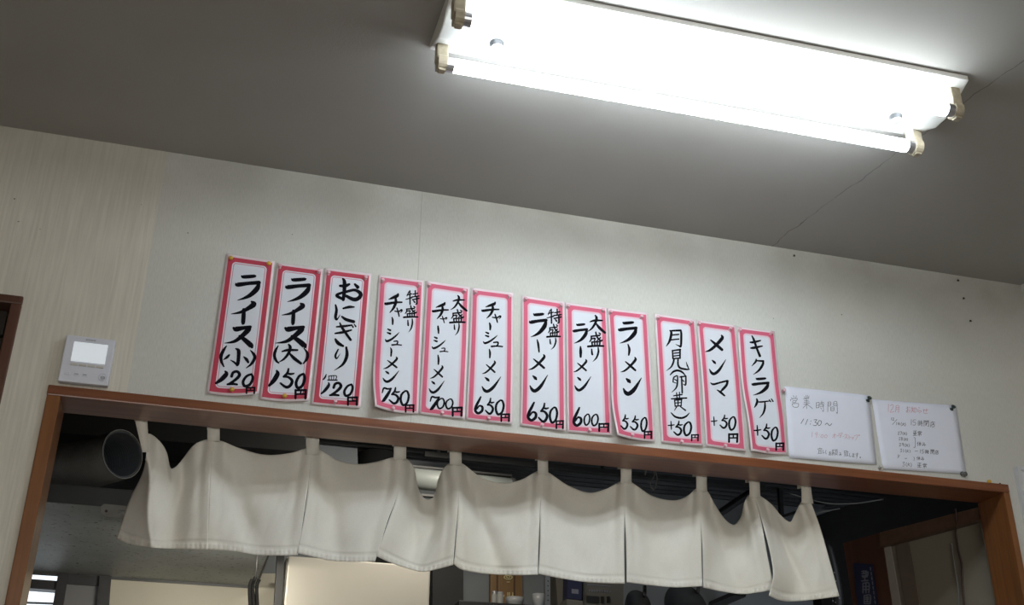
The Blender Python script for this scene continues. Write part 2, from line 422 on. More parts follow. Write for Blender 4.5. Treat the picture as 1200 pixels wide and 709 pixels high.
# ---- kitchen shell
KY = 1.85; KZ = 2.50
wx0 = P(10, 690, KY).x; wx1 = P(75, 690, KY).x; wz0 = 1.78; wz1 = P(60, 668, KY).z
bm = B()
for a in ((-1.8, wx0, KY, KY+0.1, 0, KZ+0.1), (wx0, wx1, KY, KY+0.1, wz1, KZ+0.1), (wx0, wx1, KY, KY+0.1, 0, wz0), (wx1, 3.3, KY, KY+0.1, 0, KZ+0.1)):
    box(bm, *a)
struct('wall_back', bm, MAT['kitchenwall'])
bm = B(); box(bm, -1.9, -1.8, 0.105, KY+0.1, 0, KZ+0.1); struct('wall_kitchen_left', bm, MAT['kitchenwall'])
bm = B(); box(bm, 3.2, 3.3, 0.105, KY+0.1, 0, KZ+0.1); struct('wall_kitchen_right', bm, MAT['kitchenwall'])
bm = B()                                       # ribbed, soot-black kitchen ceiling; ribs run left to right
n = 29*8
prof = [(0.106 + (KY-0.106)*i/n, KZ + 0.016*max(-0.4, math.sin(2*PI*i/8))) for i in range(n+1)]
R0 = [bm.verts.new((-1.8, y, z)) for y, z in prof]; R1 = [bm.verts.new((3.2, y, z)) for y, z in prof]
for i in range(n): bm.faces.new((R0[i], R1[i], R1[i+1], R0[i+1]))
box(bm, -1.8, 3.2, 0.106, KY, KZ+0.03, KZ+0.08)
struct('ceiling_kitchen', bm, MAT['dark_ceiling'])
# window in the kitchen's back wall (bright pane, dark bars, grey closed sash)
bm = B()
slab(bm, [(18, 677), (72, 681), (72, 692), (18, 688)], KY-0.02, 0.06)
slab(bm, [(68, 672), (80, 673), (72, 720), (60, 720)], KY-0.03, 0.08)
slab(bm, [(20, 704.6), (66, 706.2), (66, 707.8), (20, 706.2)], KY+0.01, 0.02)
slab(bm, [(76, 672), (122, 675), (120, 687), (74, 684)], KY-0.02, 0.015)
slab(bm, [(117, 674), (130.5, 675), (126, 720), (112, 720)], KY-0.04, 0.035)
win = struct('window_1', bm, MAT['winframe'])
bm = B(); slab(bm, [(76, 684), (119, 687), (114, 725), (70, 725)], KY-0.012, 0.008); obj('frosted_pane', bm, MAT['frost'], win)
bm = B(); box(bm, wx0, wx1, KY+0.03, KY+0.036, wz0, wz1); obj('window_pane', bm, MAT['glass'], win)

# slanted side partition with its top beam, at the right of the kitchen
A0 = Vector((2.315, 0.150, 0)); DD = Vector((-0.33, 1.0, 0)).normalized(); NN = Vector((DD.y, -DD.x, 0))
def PS(px, py, off=0.0):                       # a photo position on the slanted partition
    r = ray(px, py); a = A0 - NN*off
    return CAM + r*(NN.dot(a - CAM)/NN.dot(r))
bm = B()
q = [A0 + Vector((0, 0, 0)), A0 + DD*0.42, A0 + DD*0.42 + Vector((0, 0, 1.985)), A0 + Vector((0, 0, 1.985))]
prism(bm, q, NN*0.06); struct('wall_kitchen_side', bm, MAT['sidewall'])
bm = B(); prism(bm, [PS(1150, 593.5, .03), PS(1031, 624, .03), PS(1031, 641, .03), PS(1150, 609, .03)], NN*0.028); struct('trim_5', bm, MAT['beam'])
bm = B()
for a, b, c, d in (((1033, 642), (1043, 640), (1056, 715), (1044, 715)),):
    prism(bm, [PS(*a, .008), PS(*b, .008), PS(*c, .008), PS(*d, .008)], NN*0.006)
struct('trim_6', bm, plain('pale_strip', (0.30, 0.27, 0.23), 0.6))
bm = B()
prism(bm, [PS(1049, 639, .007), PS(1064, 635, .007), PS(1079, 715, .007), PS(1062, 715, .007)], NN*0.005)
struct('trim_7', bm, MAT['curtain'])
# reddish pillar at the partition's far end
bm = B(); prism(bm, [PS(988, 636.5, .012), PS(1032.5, 624, .012), PS(1048, 730, .012), PS(1003, 730, .012)], NN*0.07)
pil = struct('trim_8', bm, MAT['pillar'])

# ================================================================ FLUORESCENT LIGHT
FX0, FX1 = 0.386, 1.652
def fy(x): return -0.764 - (x-FX0)*0.0135
lamp = thing('fluorescent_light', 'lit twin-tube fluorescent light fixture with white reflector on the grey ceiling', 'ceiling light', (1.02, -0.772, ZC))
bm = B()
sec = [(0.121, ZC-0.001), (0.121, ZC-0.014), (0.116, ZC-0.016), (0.022, 2.674), (-0.022, 2.674), (-0.116, ZC-0.016), (-0.121, ZC-0.014), (-0.121, ZC-0.001)]
rings = []
for x, s in ((FX0, 0.985), (FX0+0.003, 1.0), (FX1-0.003, 1.0), (FX1, 0.985)):
    rings.append([(x, fy(x)+y*s, ZC+(z-ZC)*s) for y, z in sec])
loft(bm, rings); obj('reflector', bm, MAT['enamel'], lamp)
for dy in (0.078, -0.083):
    zt = 2.648; x0, x1 = FX0+0.045, FX1-0.047
    bm = B(); tube(bm, [(x0, fy(x0)+dy, zt), (x0+0.006, fy(x0)+dy, zt), (x1-0.006, fy(x1)+dy, zt), (x1, fy(x1)+dy, zt)], [0.013, 0.0163, 0.0163, 0.013], 20)
    tb = obj('tube', bm, MAT['tube'], lamp, True)
    for xa, xb in ((x0-0.016, x0+0.004), (x1-0.004, x1+0.016)):
        bm = B(); tube(bm, [(xa, fy(xa)+dy, zt), (xb, fy(xb)+dy, zt)], 0.0168, 20); obj('end_cap', bm, MAT['alu'], tb)
    for s, xs in ((1, x0-0.014), (-1, x1+0.014)):
        bm = B()
        xa, xb = sorted((xs, xs - s*0.020))
        yy = fy(xs)+dy
        box(bm, xa-0.004, xb+0.003, yy-0.016, yy+0.016, zt+0.004, 2.716-0.0, 0.004)
        tube(bm, [(xa, yy, zt), (xb, yy, zt)], [0.0205, 0.0215], 20)
        box(bm, xa+0.002, xb-0.002, yy-0.009, yy+0.009, zt-0.0235, zt-0.010, 0.003)
        obj('lamp_holder', bm, MAT['socket'], lamp)
for px, py in ((580, 57.5), (1047, 141)):
    c = PZ(px, py, 2.664)
    bm = B(); lathe(bm, (c.x, fy(c.x), 2.675), (0, 0, -1), [(0, 0.007), (0.005, 0.007), (0.006, 0.0165), (0.010, 0.0165), (0.017, 0.012), (0.021, 0.004)], 24)
    ks = obj('cover_screw', bm, MAT['hooddark'], lamp, False)  # dark body paints the shadow ring around the white cap
    bm = B(); lathe(bm, (c.x+0.001, fy(c.x)+0.0005, 2.662), (0, 0, -1), [(0, 0.0125), (0.006, 0.0135), (0.010, 0.010), (0.0125, 0.003)], 24); obj('screw_cap', bm, MAT['enamel'], ks)

# ================================================================ NOREN (slit shop curtain)
YN = 0.128
tabs = [((157.5, 172.5), 490, (167, 174.5), 535), ((243, 257.5), 500, (243, 257.5), 522), ((358.7, 374), 511, (358.7, 374), 538),
        ((461.6, 476.2), 520, (461.2, 475.8), 544), ((526.8, 540.7), 527, (527, 541), 550), ((629.9, 642), 537, (630, 642.5), 561),
        ((727.3, 740), 547, (727.3, 740), 571), ((815.7, 828), 556, (816, 828.5), 581), ((877.9, 890), 563, (878.5, 891), 588), ((939, 950), 570, (939.5, 953), 595)]
tops = [
 [(171.5, 508), (177, 509), (188, 518), (195, 530), (200, 549), (206, 547), (214, 538), (228, 521), (243, 515), (250, 516)],
 [(250, 516), (260, 517), (280, 525), (310, 533), (340, 531), (359, 525.5), (366, 526)],
 [(366, 526), (375, 527.5), (395, 539), (418, 544), (440, 541.5), (461, 536), (469, 536.5)],
 [(469, 536.5), (477, 538), (485, 549), (491, 575), (499, 585), (508, 582.5), (514, 561), (520, 549), (527, 543), (534, 543)],
 [(534, 543), (542, 543.5), (565, 560), (590, 566), (610, 562.5), (630, 552), (636, 552)],
 [(636, 552), (643, 554), (665, 568.5), (690, 577.5), (710, 573), (727, 564.5), (733.5, 564)],
 [(733.5, 564), (741, 566), (765, 581.5), (790, 586.5), (805, 581.5), (816, 572.5), (822, 573)],
 [(822, 573), (829, 576), (838, 592), (850, 609), (860, 615), (868, 606), (873, 587), (878, 580), (884, 579.5)],
 [(884, 579.5), (892, 582), (905, 592), (915, 604), (926, 611.5), (931, 603), (940, 587), (949, 585)]]
bots = [
 [(137, 631), (150, 637), (179, 641.8), (210, 643), (243.5, 644)],
 [(242.5, 643.5), (275, 646), (300, 650), (325, 651), (349, 650.5)],
 [(348, 648), (365, 652), (385, 656.4), (415, 658.3), (439.5, 658)],
 [(440.5, 651.5), (456, 658.7), (478, 666), (496, 669.9), (512, 667), (531, 662)],
 [(531.8, 661), (540, 667), (558, 671), (575, 672.8), (605, 674), (630.2, 673.5)],
 [(631, 672.5), (657, 677.7), (686, 682), (710, 683.5), (732, 684)],
 [(734.5, 682.5), (760, 685.5), (790, 688.2), (808, 687.8), (823, 687)],
 [(824, 688.5), (845, 693), (870, 696), (890, 694), (907.5, 691)],
 [(901, 698), (912, 703), (926, 704.8), (955, 702.5), (983.5, 698.8)]]
lefts = [
 [(171.5, 508), (171.5, 530), (168, 552), (151, 588), (137, 631)],
 [(250, 516), (247, 546), (244.5, 600), (242.5, 643.5)],
 [(366, 526), (363.2, 552), (357.5, 600), (348, 648)],
 [(469, 536.5), (466, 577), (455.5, 610), (440.5, 651.5)],
 [(534, 543), (537.2, 580), (534.6, 630), (531.8, 661)],
 [(636, 552), (633.4, 588), (632.8, 640), (631, 672.5)],
 [(733.5, 564), (732, 597), (733.8, 640), (734.5, 682.5)],
 [(822, 573), (821.4, 606), (823.6, 650), (824, 688.5)],
 [(884, 579.5), (893, 611), (903, 650), (906, 675), (901, 698)]]
rights = [
 [(250, 516), (247, 546), (244.5, 600), (243.5, 644)],
 [(366, 526), (363.2, 552), (356.5, 600), (349, 650.5)],
 [(469, 536.5), (466, 577), (454.5, 610), (439.5, 658)],
 [(534, 543), (537.2, 580), (533.6, 630), (531, 662)],
 [(636, 552), (633.4, 588), (631.0, 640), (630.2, 673.5)],
 [(733.5, 564), (732, 597), (731.4, 640), (732, 684)],
 [(822, 573), (821.4, 606), (822, 650), (823, 687)],
 [(884, 579.5), (892.2, 612), (899, 650), (907.5, 691)],
 [(949, 585), (961, 618), (973, 660), (983.5, 698.8)]]
noren = thing('noren_curtain', 'cream canvas shop curtain of nine sagging panels hung on tabs in the kitchen opening', 'curtain', (0.9, YN, 1.72))
deep = [0.045, 0.036, 0.042, 0.085, 0.042, 0.044, 0.048, 0.080, 0.055]
fold = [0, 0.022, 0.018, 0.010, 0.024, 0.007, 0.008, 0.016, 0.014]
rnd = random.Random(4)
for k in range(9):
    NU, NV = 76, 56
    T, Bo, Lf, Rt = tops[k], bots[k], lefts[k], rights[k]
    tp = [sample(T, i/NU) for i in range(NU+1)]; bp = [sample(Bo, i/NU) for i in range(NU+1)]
    lp = [sample(Lf, j/NV) for j in range(NV+1)]; rp = [sample(Rt, j/NV) for j in range(NV+1)]
    ph = rnd.random()*6; sk = rnd.uniform(-0.5, 0.5)
    grid = []
    for j in range(NV+1):
        v = j/NV; row = []
        for i in range(NU+1):
            u = i/NU
            x, y = [(1-v)*tp[i][c] + v*bp[i][c] + (1-u)*lp[j][c] + u*rp[j][c]
                    - ((1-u)*(1-v)*T[0][c] + u*(1-v)*T[-1][c] + (1-u)*v*Bo[0][c] + u*v*Bo[-1][c]) for c in (0, 1)]
            s = math.sin(PI*u)
            d = deep[k]*(s**1.4)*(1-0.62*v)                       # the cloth sags inwards between its tabs
            c = 2*u-1
            d += 0.0045*s*math.sin((v*7.5 - 3.1*(1-c*c) + sk*c)*1.7 + ph)*(1-v)**0.6   # slack swags
            d += 0.012*math.exp(-((abs(c)-0.78)/0.10)**2)*math.exp(-v*2.2)       # pleats under the tabs
            d += 0.008*math.sin(u*PI*(2.2 + sk) + ph)*v*s          # lazy flutes at the bottom
            fq = (u - (0.10 + 0.42*v))/0.13                       # soft valley running from the left tab to the hem's middle
            d += fold[k]*math.exp(-fq*fq)*math.sin(PI*min(1, 0.12 + v*0.86))**0.8 - fold[k]*0.5*math.exp(-((fq-2.1)/1.3)**2)*v
            d += 0.0045*(noise.noise(Vector((x*0.035, y*0.02, k*3.7)))) + 0.0016*noise.noise(Vector((x*0.11 + y*0.05, y*0.035, k*1.3)))
            if k == 0:                                             # first panel turns back at its free edge, then dips into a valley
                ur = 0.40*max(0.0, (v-0.22)/0.78)**0.9
                if u < ur: d += 0.11*(1 - u/ur)*min(1, ur/0.12)
                d += 0.040*math.exp(-((u-(0.62-0.02*v))/0.13)**2)*(0.4+0.6*math.sin(PI*min(1, v*0.95)))
            if k == 8 and u < 0.22: d -= 0.030*(v**2)*(1 - u/0.22)       # last panel laps over its neighbour
            if 0.915 < v < 0.94: d += 0.0030
            if v > 0.94: d -= 0.0018 + 0.0010*math.sin(x*1.15 + 2*noise.noise(Vector((x*0.2, k, 0))))*(1 if 0.95 < v else 0.4)         # turned-up hem with small puckers
            row.append(P(x, y, YN + d))
        grid.append(row)
    bm = B(); V = [[bm.verts.new(p) for p in r] for r in grid]
    for j in range(NV):
        for i in range(NU): bm.faces.new((V[j][i], V[j][i+1], V[j+1][i+1], V[j+1][i]))
    o = obj('panel', bm, MAT['cloth'], noren, True)
    sm = o.modifiers.new('thickness', 'SOLIDIFY'); sm.thickness = 0.0016; sm.offset = 0
zrod = 2.050
for (a, b), yt, (c, d), yb in tabs:
    bm = B()
    t0, t1 = P(a, yt, YN-0.003), P(b, yt, YN-0.003); b0, b1 = P(c, yb-5, YN-0.0012), P(d, yb-5, YN-0.0012)
    e0 = t0 + (t0-b0)*((zrod+0.012-t0.z)/(t0.z-b0.z)); e1 = t1 + (t1-b1)*((zrod+0.012-t1.z)/(t1.z-b1.z))
    rows = [(b0, b1), ((b0+t0)/2+Vector((0, -0.001, 0)), (b1+t1)/2+Vector((0, 0.001, 0))), (t0, t1), (e0, e1),
            (e0+Vector((0, 0.024, 0.004)), e1+Vector((0, 0.024, 0.004))), (Vector((t0.x, YN+0.02, t0.z)), Vector((t1.x, YN+0.02, t1.z)))]
    V = [(bm.verts.new(p), bm.verts.new((p+q)/2 + Vector((0, -0.0012, 0))), bm.verts.new(q)) for p, q in rows]
    for r, s in zip(V, V[1:]):
        for i in (0, 1): bm.faces.new((r[i], r[i+1], s[i+1], s[i]))
    o = obj('hanging_tab', bm, MAT['cloth'], noren, True)
    sm = o.modifiers.new('thickness', 'SOLIDIFY'); sm.thickness = 0.0018; sm.offset = 0
bm = B(); tube(bm, [(-0.42, YN+0.009, zrod), (2.36, YN+0.009, zrod)], 0.006, 12); obj('rod', bm, MAT['alu'], noren, True)

# ================================================================ INTERCOM
c = P(102, 450, 0)
ic = thing('intercom_monitor', 'white wall intercom with a pale screen above the left corner of the wooden opening', 'intercom', (c.x, 0, 2.05))
icp = [(77.8, 392.2), (136, 398.3), (126.4, 452.3), (67.9, 445.8)]
def IC(u, v, y=-0.022):
    a, b, c_, d = [P(p[0], p[1], -0.022) for p in icp]
    p = a.lerp(b, u).lerp(d.lerp(c_, u), v); return Vector((p.x, y, p.z))
bm = B()
a, c_ = IC(0, 0), IC(1, 1); x0, x1 = (IC(0, 0).x+IC(0, 1).x)/2, (IC(1, 0).x+IC(1, 1).x)/2; z0, z1 = IC(0.5, 1).z, IC(0.5, 0).z
box(bm, x0, x1, -0.022, -0.004, z0, z1, 0.003); obj('body', bm, MAT['white_plastic'], ic)
bm = B(); box(bm, x0+0.006, x1-0.006, -0.006, 0.0, z0+0.006, z1-0.006); obj('wall_plate', bm, MAT['grey_plastic'], ic)
def icbox(name, u0, u1, v0, v1, dep, mat, bev=0.001, parent=ic):
    bm = B(); X = lambda u: x0+(x1-x0)*u; Z = lambda v: z1-(z1-z0)*v
    box(bm, X(u0), X(u1), -0.022-dep, -0.020, Z(v1), Z(v0), bev); return obj(name, bm, mat, parent)
icbox('screen', 0.175, 0.86, 0.135, 0.555, 0.0010, MAT['screen'], 0.0003)
for i in range(4): icbox('soft_key', 0.185+0.172*i, 0.335+0.172*i, 0.60, 0.645, 0.003, MAT['cream_plastic'])
for i, u in enumerate((0.16, 0.345, 0.51)):
    icbox('touch_button', u-0.055, u+0.055, 0.79, 0.86, 0.0012, MAT['white_plastic'])
for u in (0.345, 0.51): icbox('button_marking', u-0.04, u+0.035, 0.813, 0.835, 0.0016, MAT['grey_plastic'], 0)
bm = B(); X = x0+(x1-x0)*0.87; Z = z1-(z1-z0)*0.835
lathe(bm, (X, -0.021, Z), (0, -1, 0), [(0, 0.0098), (0.0025, 0.0098), (0.0035, 0.0088), (0.0025, 0.0078), (0.0025, 0.001)], 28); bt = obj('talk_button', bm, MAT['white_plastic'], ic)
bm = B()
for dx, h in ((-0.004, 0.004), (-0.0012, 0.007), (0.0018, 0.006), (0.0042, 0.004)): box(bm, X+dx-0.001, X+dx+0.001, -0.0244, -0.0232, Z-h, Z+h*0.4)
obj('door_symbol', bm, MAT['grey_plastic'], bt)
bm = B()                                        # maker's lettering: too small to read in the photo, kept as strokes
for i in range(8): box(bm, x0+(x1-x0)*(0.40+0.026*i), x0+(x1-x0)*(0.417+0.026*i), -0.0224, -0.0215, z1-(z1-z0)*0.083, z1-(z1-z0)*0.050)
obj('maker_lettering', bm, MAT['grey_plastic'], ic)

# ================================================================ BOARD AT THE RIGHT EDGE
fr = thing('framed_board', 'silver-framed glossy white board on the wall at the right edge', 'framed board', (2.46, 0, 1.9))
bm = B()
bx0, bx1, bz0, bz1 = 2.343, 2.505, 1.83, 2.092
for a in ((bx0, bx0+0.012, bz0, bz1), (bx1-0.012, bx1, bz0, bz1), (bx0+0.012, bx1-0.012, bz1-0.012, bz1), (bx0+0.012, bx1-0.012, bz0, bz0+0.012)):
    box(bm, a[0], a[1], -0.020, 0, a[2], a[3], 0.002)
obj('frame', bm, MAT['silver'], fr)
bm = B(); box(bm, bx0+0.011, bx1-0.011, -0.012, -0.002, bz0+0.011, bz1-0.011); obj('panel', bm, MAT['board'], fr)
# ================================================================ BRUSH LETTERING
K = 7.8778                                     # scale of the tracings (90 px of the photo = 709 units)
def pts_of(s):
    out = []
    for w in s.split():
        out.append(tuple(float(q) for q in w.split(',')))
    return out
GLYPH = {   # strokes in a 100 x 100 box: x, y, width
 'ra': ["24,3,5 31,7,12 56,6,13 78,4,11 82,3,6", "0,33,4 8,38,15 52,33,13 96,30,14", "97,30,9 88,54,18 61,79,15 34,92,9 7,100,2"],
 'i': ["83,2,8 92,13,20 70,31,16 38,49,11 0,57,3", "51,38,13 50,65,16 48,95,15 47,100,10"],
 'su': ["33,10,9 42,15,18 70,9,13 92,5,11", "90,4,8 85,18,18 62,48,15 35,73,11 0,81,2", "54,48,9 73,66,16 94,91,18 98,99,10"],
 'little': ["23,37,8 14,50,11 0,64,3", "50,0,6 61,12,15 61,47,15 58,87,14 54,97,7", "56,95,10 43,78,8 28,66,3", "82,47,5 93,62,13 100,78,10"],
 'big': ["15,38,6 40,31,11 83,31,8", "44,3,7 51,17,13 44,45,12 24,75,9 0,92,3", "46,45,7 68,72,14 98,98,11"],
 '1': ["82,0,14 90,22,32 52,64,32 3,98,18"],
 '2': ["32,36,20 45,7,19 78,0,19 95,27,22 60,64,20 5,97,14", "0,97,15 35,93,18 75,98,15"],
 '0': ["84,2,16 37,19,19 5,62,21 21,96,21 68,83,20 95,36,21 84,2,16"],
 'O': ["55,0,13 15,25,17 5,65,18 30,100,18 75,85,17 95,40,18 80,5,16 55,0,13"],
 '5': ["60,0,10 52,22,14 25,42,13", "50,25,10 75,28,13 100,25,8", "25,42,12 60,45,14 87,66,17 70,92,17 40,98,16 0,77,10"],
 '6': ["75,0,12 50,25,18 15,60,19 10,85,19 45,100,18 90,85,19 95,62,17 60,54,13 25,74,12"],
 '7': ["5,40,9 22,8,14 60,13,14 98,10,12", "96,12,12 70,45,22 25,90,24 8,100,14"],
 '+': ["0,52,14 50,50,17 100,44,13", "45,0,12 50,50,17 54,100,14"],
 'yen': ["3,5,19 3,100,19", "3,8,17 97,5,20", "96,5,19 92,100,20", "5,52,14 92,50,14", "50,6,13 50,52,13"],
 'me': ["90,0,7 92,18,15 55,62,13 25,88,11 0,97,3", "30,28,6 60,55,13 92,85,12"],
 'n': ["17,5,7 30,18,14 36,26,7", "0,62,5 12,85,14 30,92,16 60,65,15 98,0,3"],
 'chi': ["78,2,8 72,12,16 45,22,13 22,30,4", "0,50,9 8,53,14 60,46,11 100,45,8", "62,20,10 64,45,14 50,75,12 28,98,4"],
 'ya': ["0,40,12 50,45,14 90,25,16 95,40,12 75,58,5", "28,5,12 45,50,16 58,98,12"],
 'shi': ["18,3,9 35,12,14", "15,30,9 35,38,14", "0,82,6 12,95,15 45,80,14 80,50,10 100,28,3"],
 'yu': ["20,10,12 55,5,14 60,35,14 50,75,14", "0,85,16 50,78,14 100,88,12"],
 'special': ["22,8,7 8,38,5", "10,30,7 45,22,7", "0,62,5 45,50,9", "30,0,8 32,98,9", "55,25,7 90,18,8", "72,0,8 72,40,8", "48,45,8 100,38,8", "50,65,8 100,55,9", "83,48,9 84,92,10 74,98,5", "60,74,8 68,84,9"],
 'heap': ["20,28,8 75,22,9", "22,28,8 20,50,8 10,66,5", "25,45,7 45,42,8 42,58,7", "50,0,8 60,35,9 85,60,9 92,52,6", "80,38,8 58,58,5", "72,5,7 80,12,8", "25,68,8 28,92,8", "25,68,8 78,64,8", "78,64,8 75,92,8", "43,66,7 44,92,7", "60,65,7 60,92,7", "0,98,11 50,94,11 100,95,10"],
 'ri': ["5,10,11 12,45,16 25,50,5", "92,0,11 95,30,16 70,70,14 20,98,3"],
 'o': ["15,32,9 35,33,13 52,25,9", "27,0,8 33,15,14 32,60,14 28,97,12", "28,95,10 3,80,12 10,70,10 40,60,10 75,52,11 98,70,15 90,90,15 70,96,15 40,80,11", "75,25,8 86,38,14"],
 'ni': ["5,0,8 10,30,13 5,70,14 12,85,8 28,58,3", "45,20,9 75,12,13 100,12,7", "38,68,9 60,85,15 98,97,15"],
 'dish': ["10,15,10 15,85,10", "10,15,10 90,10,10 85,85,10", "38,15,8 38,85,8", "62,12,8 62,85,8", "0,92,14 100,95,14"],
}
def place(g, x0, x1, y0, y1, w=1.0):
    k = ((x1-x0)+(y1-y0))/200.0*w*{'special': 1.3, 'heap': 1.35, 'yu': 1.5, 'dish': 1.3, 'ya': 1.3}.get(g, 1.17)
    return [[(x0+(x1-x0)*p[0]/100, y0+(y1-y0)*p[1]/100, p[2]*k) for p in pts_of(s)] for s in GLYPH[g]]
def raw(*ss): return [pts_of(s) for s in ss]
def stroke(bm, pts, conv):
    """one brush stroke: a ribbon with round ends; pts = (x, y, width) in tracing units"""
    n = 7 if len(pts) > 2 else 4
    c = crom(pts, n)
    c = [(x, y, max(w, 1.2)) for x, y, w in c]
    def ext(a, b):                              # rounded tip beyond a, pointing away from b
        d = math.dist(a[:2], b[:2]) or 1.0
        ux, uy = (a[0]-b[0])/d, (a[1]-b[1])/d
        return [(a[0]+ux*a[2]*0.5*t, a[1]+uy*a[2]*0.5*t, a[2]*math.sqrt(max(0, 1-t*t))) for t in (0.35, 0.65, 0.87, 0.985)]
    closed = math.dist(pts[0][:2], pts[-1][:2]) < 1e-6
    if not closed:
        c = list(reversed(ext(c[0], c[1]))) + c + ext(c[-1], c[-2])
    L, R = [], []
    for i, (x, y, w) in enumerate(c):
        a = c[max(i-1, 0)]; b = c[min(i+1, len(c)-1)]
        if closed and i in (0, len(c)-1): a, b = c[-2], c[1]
        dx, dy = b[0]-a[0], b[1]-a[1]; l = math.hypot(dx, dy) or 1.0
        L.append(bm.verts.new(conv(x - dy/l*w/2, y + dx/l*w/2))); R.append(bm.verts.new(conv(x + dy/l*w/2, y - dx/l*w/2)))
    for i in range(len(c)-1): bm.faces.new((L[i], L[i+1], R[i+1], R[i]))

# ---------------------------------------------------------------- pins
def pin(px, py, y, mat, label, group, size=1.0, up=0.25):
    s = size; bm = B(); ax = Vector((0.05, -1, up)).normalized()
    h = P(px, py, y - 0.0085*s)                    # where the head is seen
    c = h - ax*((h.y - y)/ax.y)
    lathe(bm, c, ax, [(-0.002, 0.0012*s), (0.0, 0.0042*s), (0.0016*s, 0.0044*s), (0.003*s, 0.0028*s), (0.0065*s, 0.0026*s), (0.0078*s, 0.0048*s), (0.0098*s, 0.0052*s), (0.0112*s, 0.0042*s)], 16)
    o = obj('push_pin', bm, MAT[mat], None, True); tag(o, label, 'push pin', group)
    return o
def dome_pin(px, py, y, mat, label, group):
    c = P(px, py, y-0.004); c.y = y; bm = B()
    lathe(bm, c, (0.03, -1, 0.1), [(-0.002, 0.001), (0.0, 0.004), (0.002, 0.0058), (0.005, 0.0060), (0.0075, 0.0045), (0.0088, 0.002)], 16)
    o = obj('push_pin', bm, MAT[mat], None, True); return tag(o, label, 'push pin', group)

# ---------------------------------------------------------------- slips
def make_slip(label, short, mat, left, right, bulge, curl, wave, origin2, name_strokes, price_strokes, pins):
    """left/right: edge polylines in photo positions; curl: (left, right) lift of the bottom corners; strokes: list of (origin, strokes)"""
    def PX(u, v):
        a = sample(left, v); b = sample(right, v)
        return (a[0]+(b[0]-a[0])*u, a[1]+(b[1]-a[1])*u + bulge*4*u*(1-u)*max(0, v)**5)
    def off(u, v):
        u = min(1, max(0, u)); v = min(1, max(0, v))
        t = max(0, (v-0.45)/0.55)
        return -(0.0030 + curl[0]*(1-u)**2*t*t + curl[1]*u**2*t*t + wave*math.sin(PI*v)**2*(0.35+0.65*abs(2*u-1)))
    def inv(x, y):
        u, v = 0.5, 0.5
        for _ in range(7):
            a = PX(u, v); e = 1e-3
            du = PX(u+e, v); dv = PX(u, v+e) if v < 0.99 else PX(u, v-e)
            s = 1 if v < 0.99 else -1
            j11, j21 = (du[0]-a[0])/e, (du[1]-a[1])/e; j12, j22 = (dv[0]-a[0])/e*s, (dv[1]-a[1])/e*s
            D = j11*j22-j12*j21; rx, ry = x-a[0], y-a[1]
            u += (rx*j22-ry*j12)/D; v += (ry*j11-rx*j21)/D
            u = min(1.02, max(-0.02, u)); v = min(1.0, max(0.0, v))
        return u, v
    NU, NV = 12, 36
    bm = B(); uvl = bm.loops.layers.uv.new('UVMap'); V = []; UV = {}
    for j in range(NV+1):
        r = []
        for i in range(NU+1):
            u, v = i/NU, j/NV; p = PX(u, v)
            w = bm.verts.new(P(p[0], p[1], off(u, v))); UV[w] = ((u-0.5)*0.122, (0.5-v)*0.384); r.append(w)
        V.append(r)
    for j in range(NV):
        for i in range(NU):
            f = bm.faces.new((V[j][i], V[j+1][i], V[j+1][i+1], V[j][i+1]))
            for l in f.loops: l[uvl].uv = UV[l.vert]
    c = P(*PX(0.5, 1.0), 0)
    root = thing('menu_slip', label, 'menu slip', (c.x, -0.004, c.z), 'handwritten menu slips in a row')
    sh = obj('paper_sheet', bm, MAT[mat], root, True)
    sm = sh.modifiers.new('thickness', 'SOLIDIFY'); sm.thickness = 0.0004; sm.offset = 0
    for nm, groups in (('dish_lettering', name_strokes), ('price_lettering', price_strokes)):
        bm = B()
        for (ox, oy), strokes in groups:
            def conv(x, y):
                a, b = ox + x/K, oy + y/K
                u, v = inv(a, b)
                return P(a, b, off(u, v) - 0.0009)
            for s in strokes: stroke(bm, s, conv)
        me_o = obj(nm, bm, MAT['ink'], root)
    for kind, px, py, where in pins:
        u, v = inv(px, py); y = off(u, v)
        colr = {'pin_yellow': 'yellow', 'pin_pink': 'pink-tinted clear'}[kind]
        lab = '%s push pin, %s of the %s slip' % (colr, where, short)
        if kind == 'pin_yellow': dome_pin(px, py, y, kind, lab, 'pins on the menu slips')
        else: pin(px, py, y, kind, lab, 'pins on the menu slips', 1.0, 0.3)
TL, TR, BT = 'top left corner', 'top right corner', 'bottom edge'
YW, PK = 'pin_yellow', 'pin_pink'

A, D = (235, 290), (235, 380)
make_slip('red-bordered menu slip for small rice, 120 yen, leftmost in the row', 'small rice 120 yen', 'slip_red',
  [(265.5, 297.6), (254, 379), (242, 460.6)], [(322, 306), (313, 384), (303.5, 461)], 3.0, (0.002, 0.010), 0.002, None,
  [(A, place('ra', 325, 548, 255, 487) + place('i', 285, 510, 497, 702)),
   (D, place('su', 220, 480, 15, 212) + place('little', 212, 440, 225, 385) +
       raw("240,200,10 212,240,28 190,290,32 192,340,28 215,390,14", "460,240,8 490,275,28 500,310,30 470,365,25 420,405,6"))],
  [(D, place('1', 140, 248, 435, 546) + place('2', 250, 365, 437, 558) + place('0', 388, 487, 458, 575) + place('yen', 422, 502, 582, 636, 1.1))],
  [(YW, 270.5, 302.3, TL), (YW, 315.2, 308.7, TR), (YW, 271.8, 456.5, BT)])
A, D = (300, 300), (300, 390)
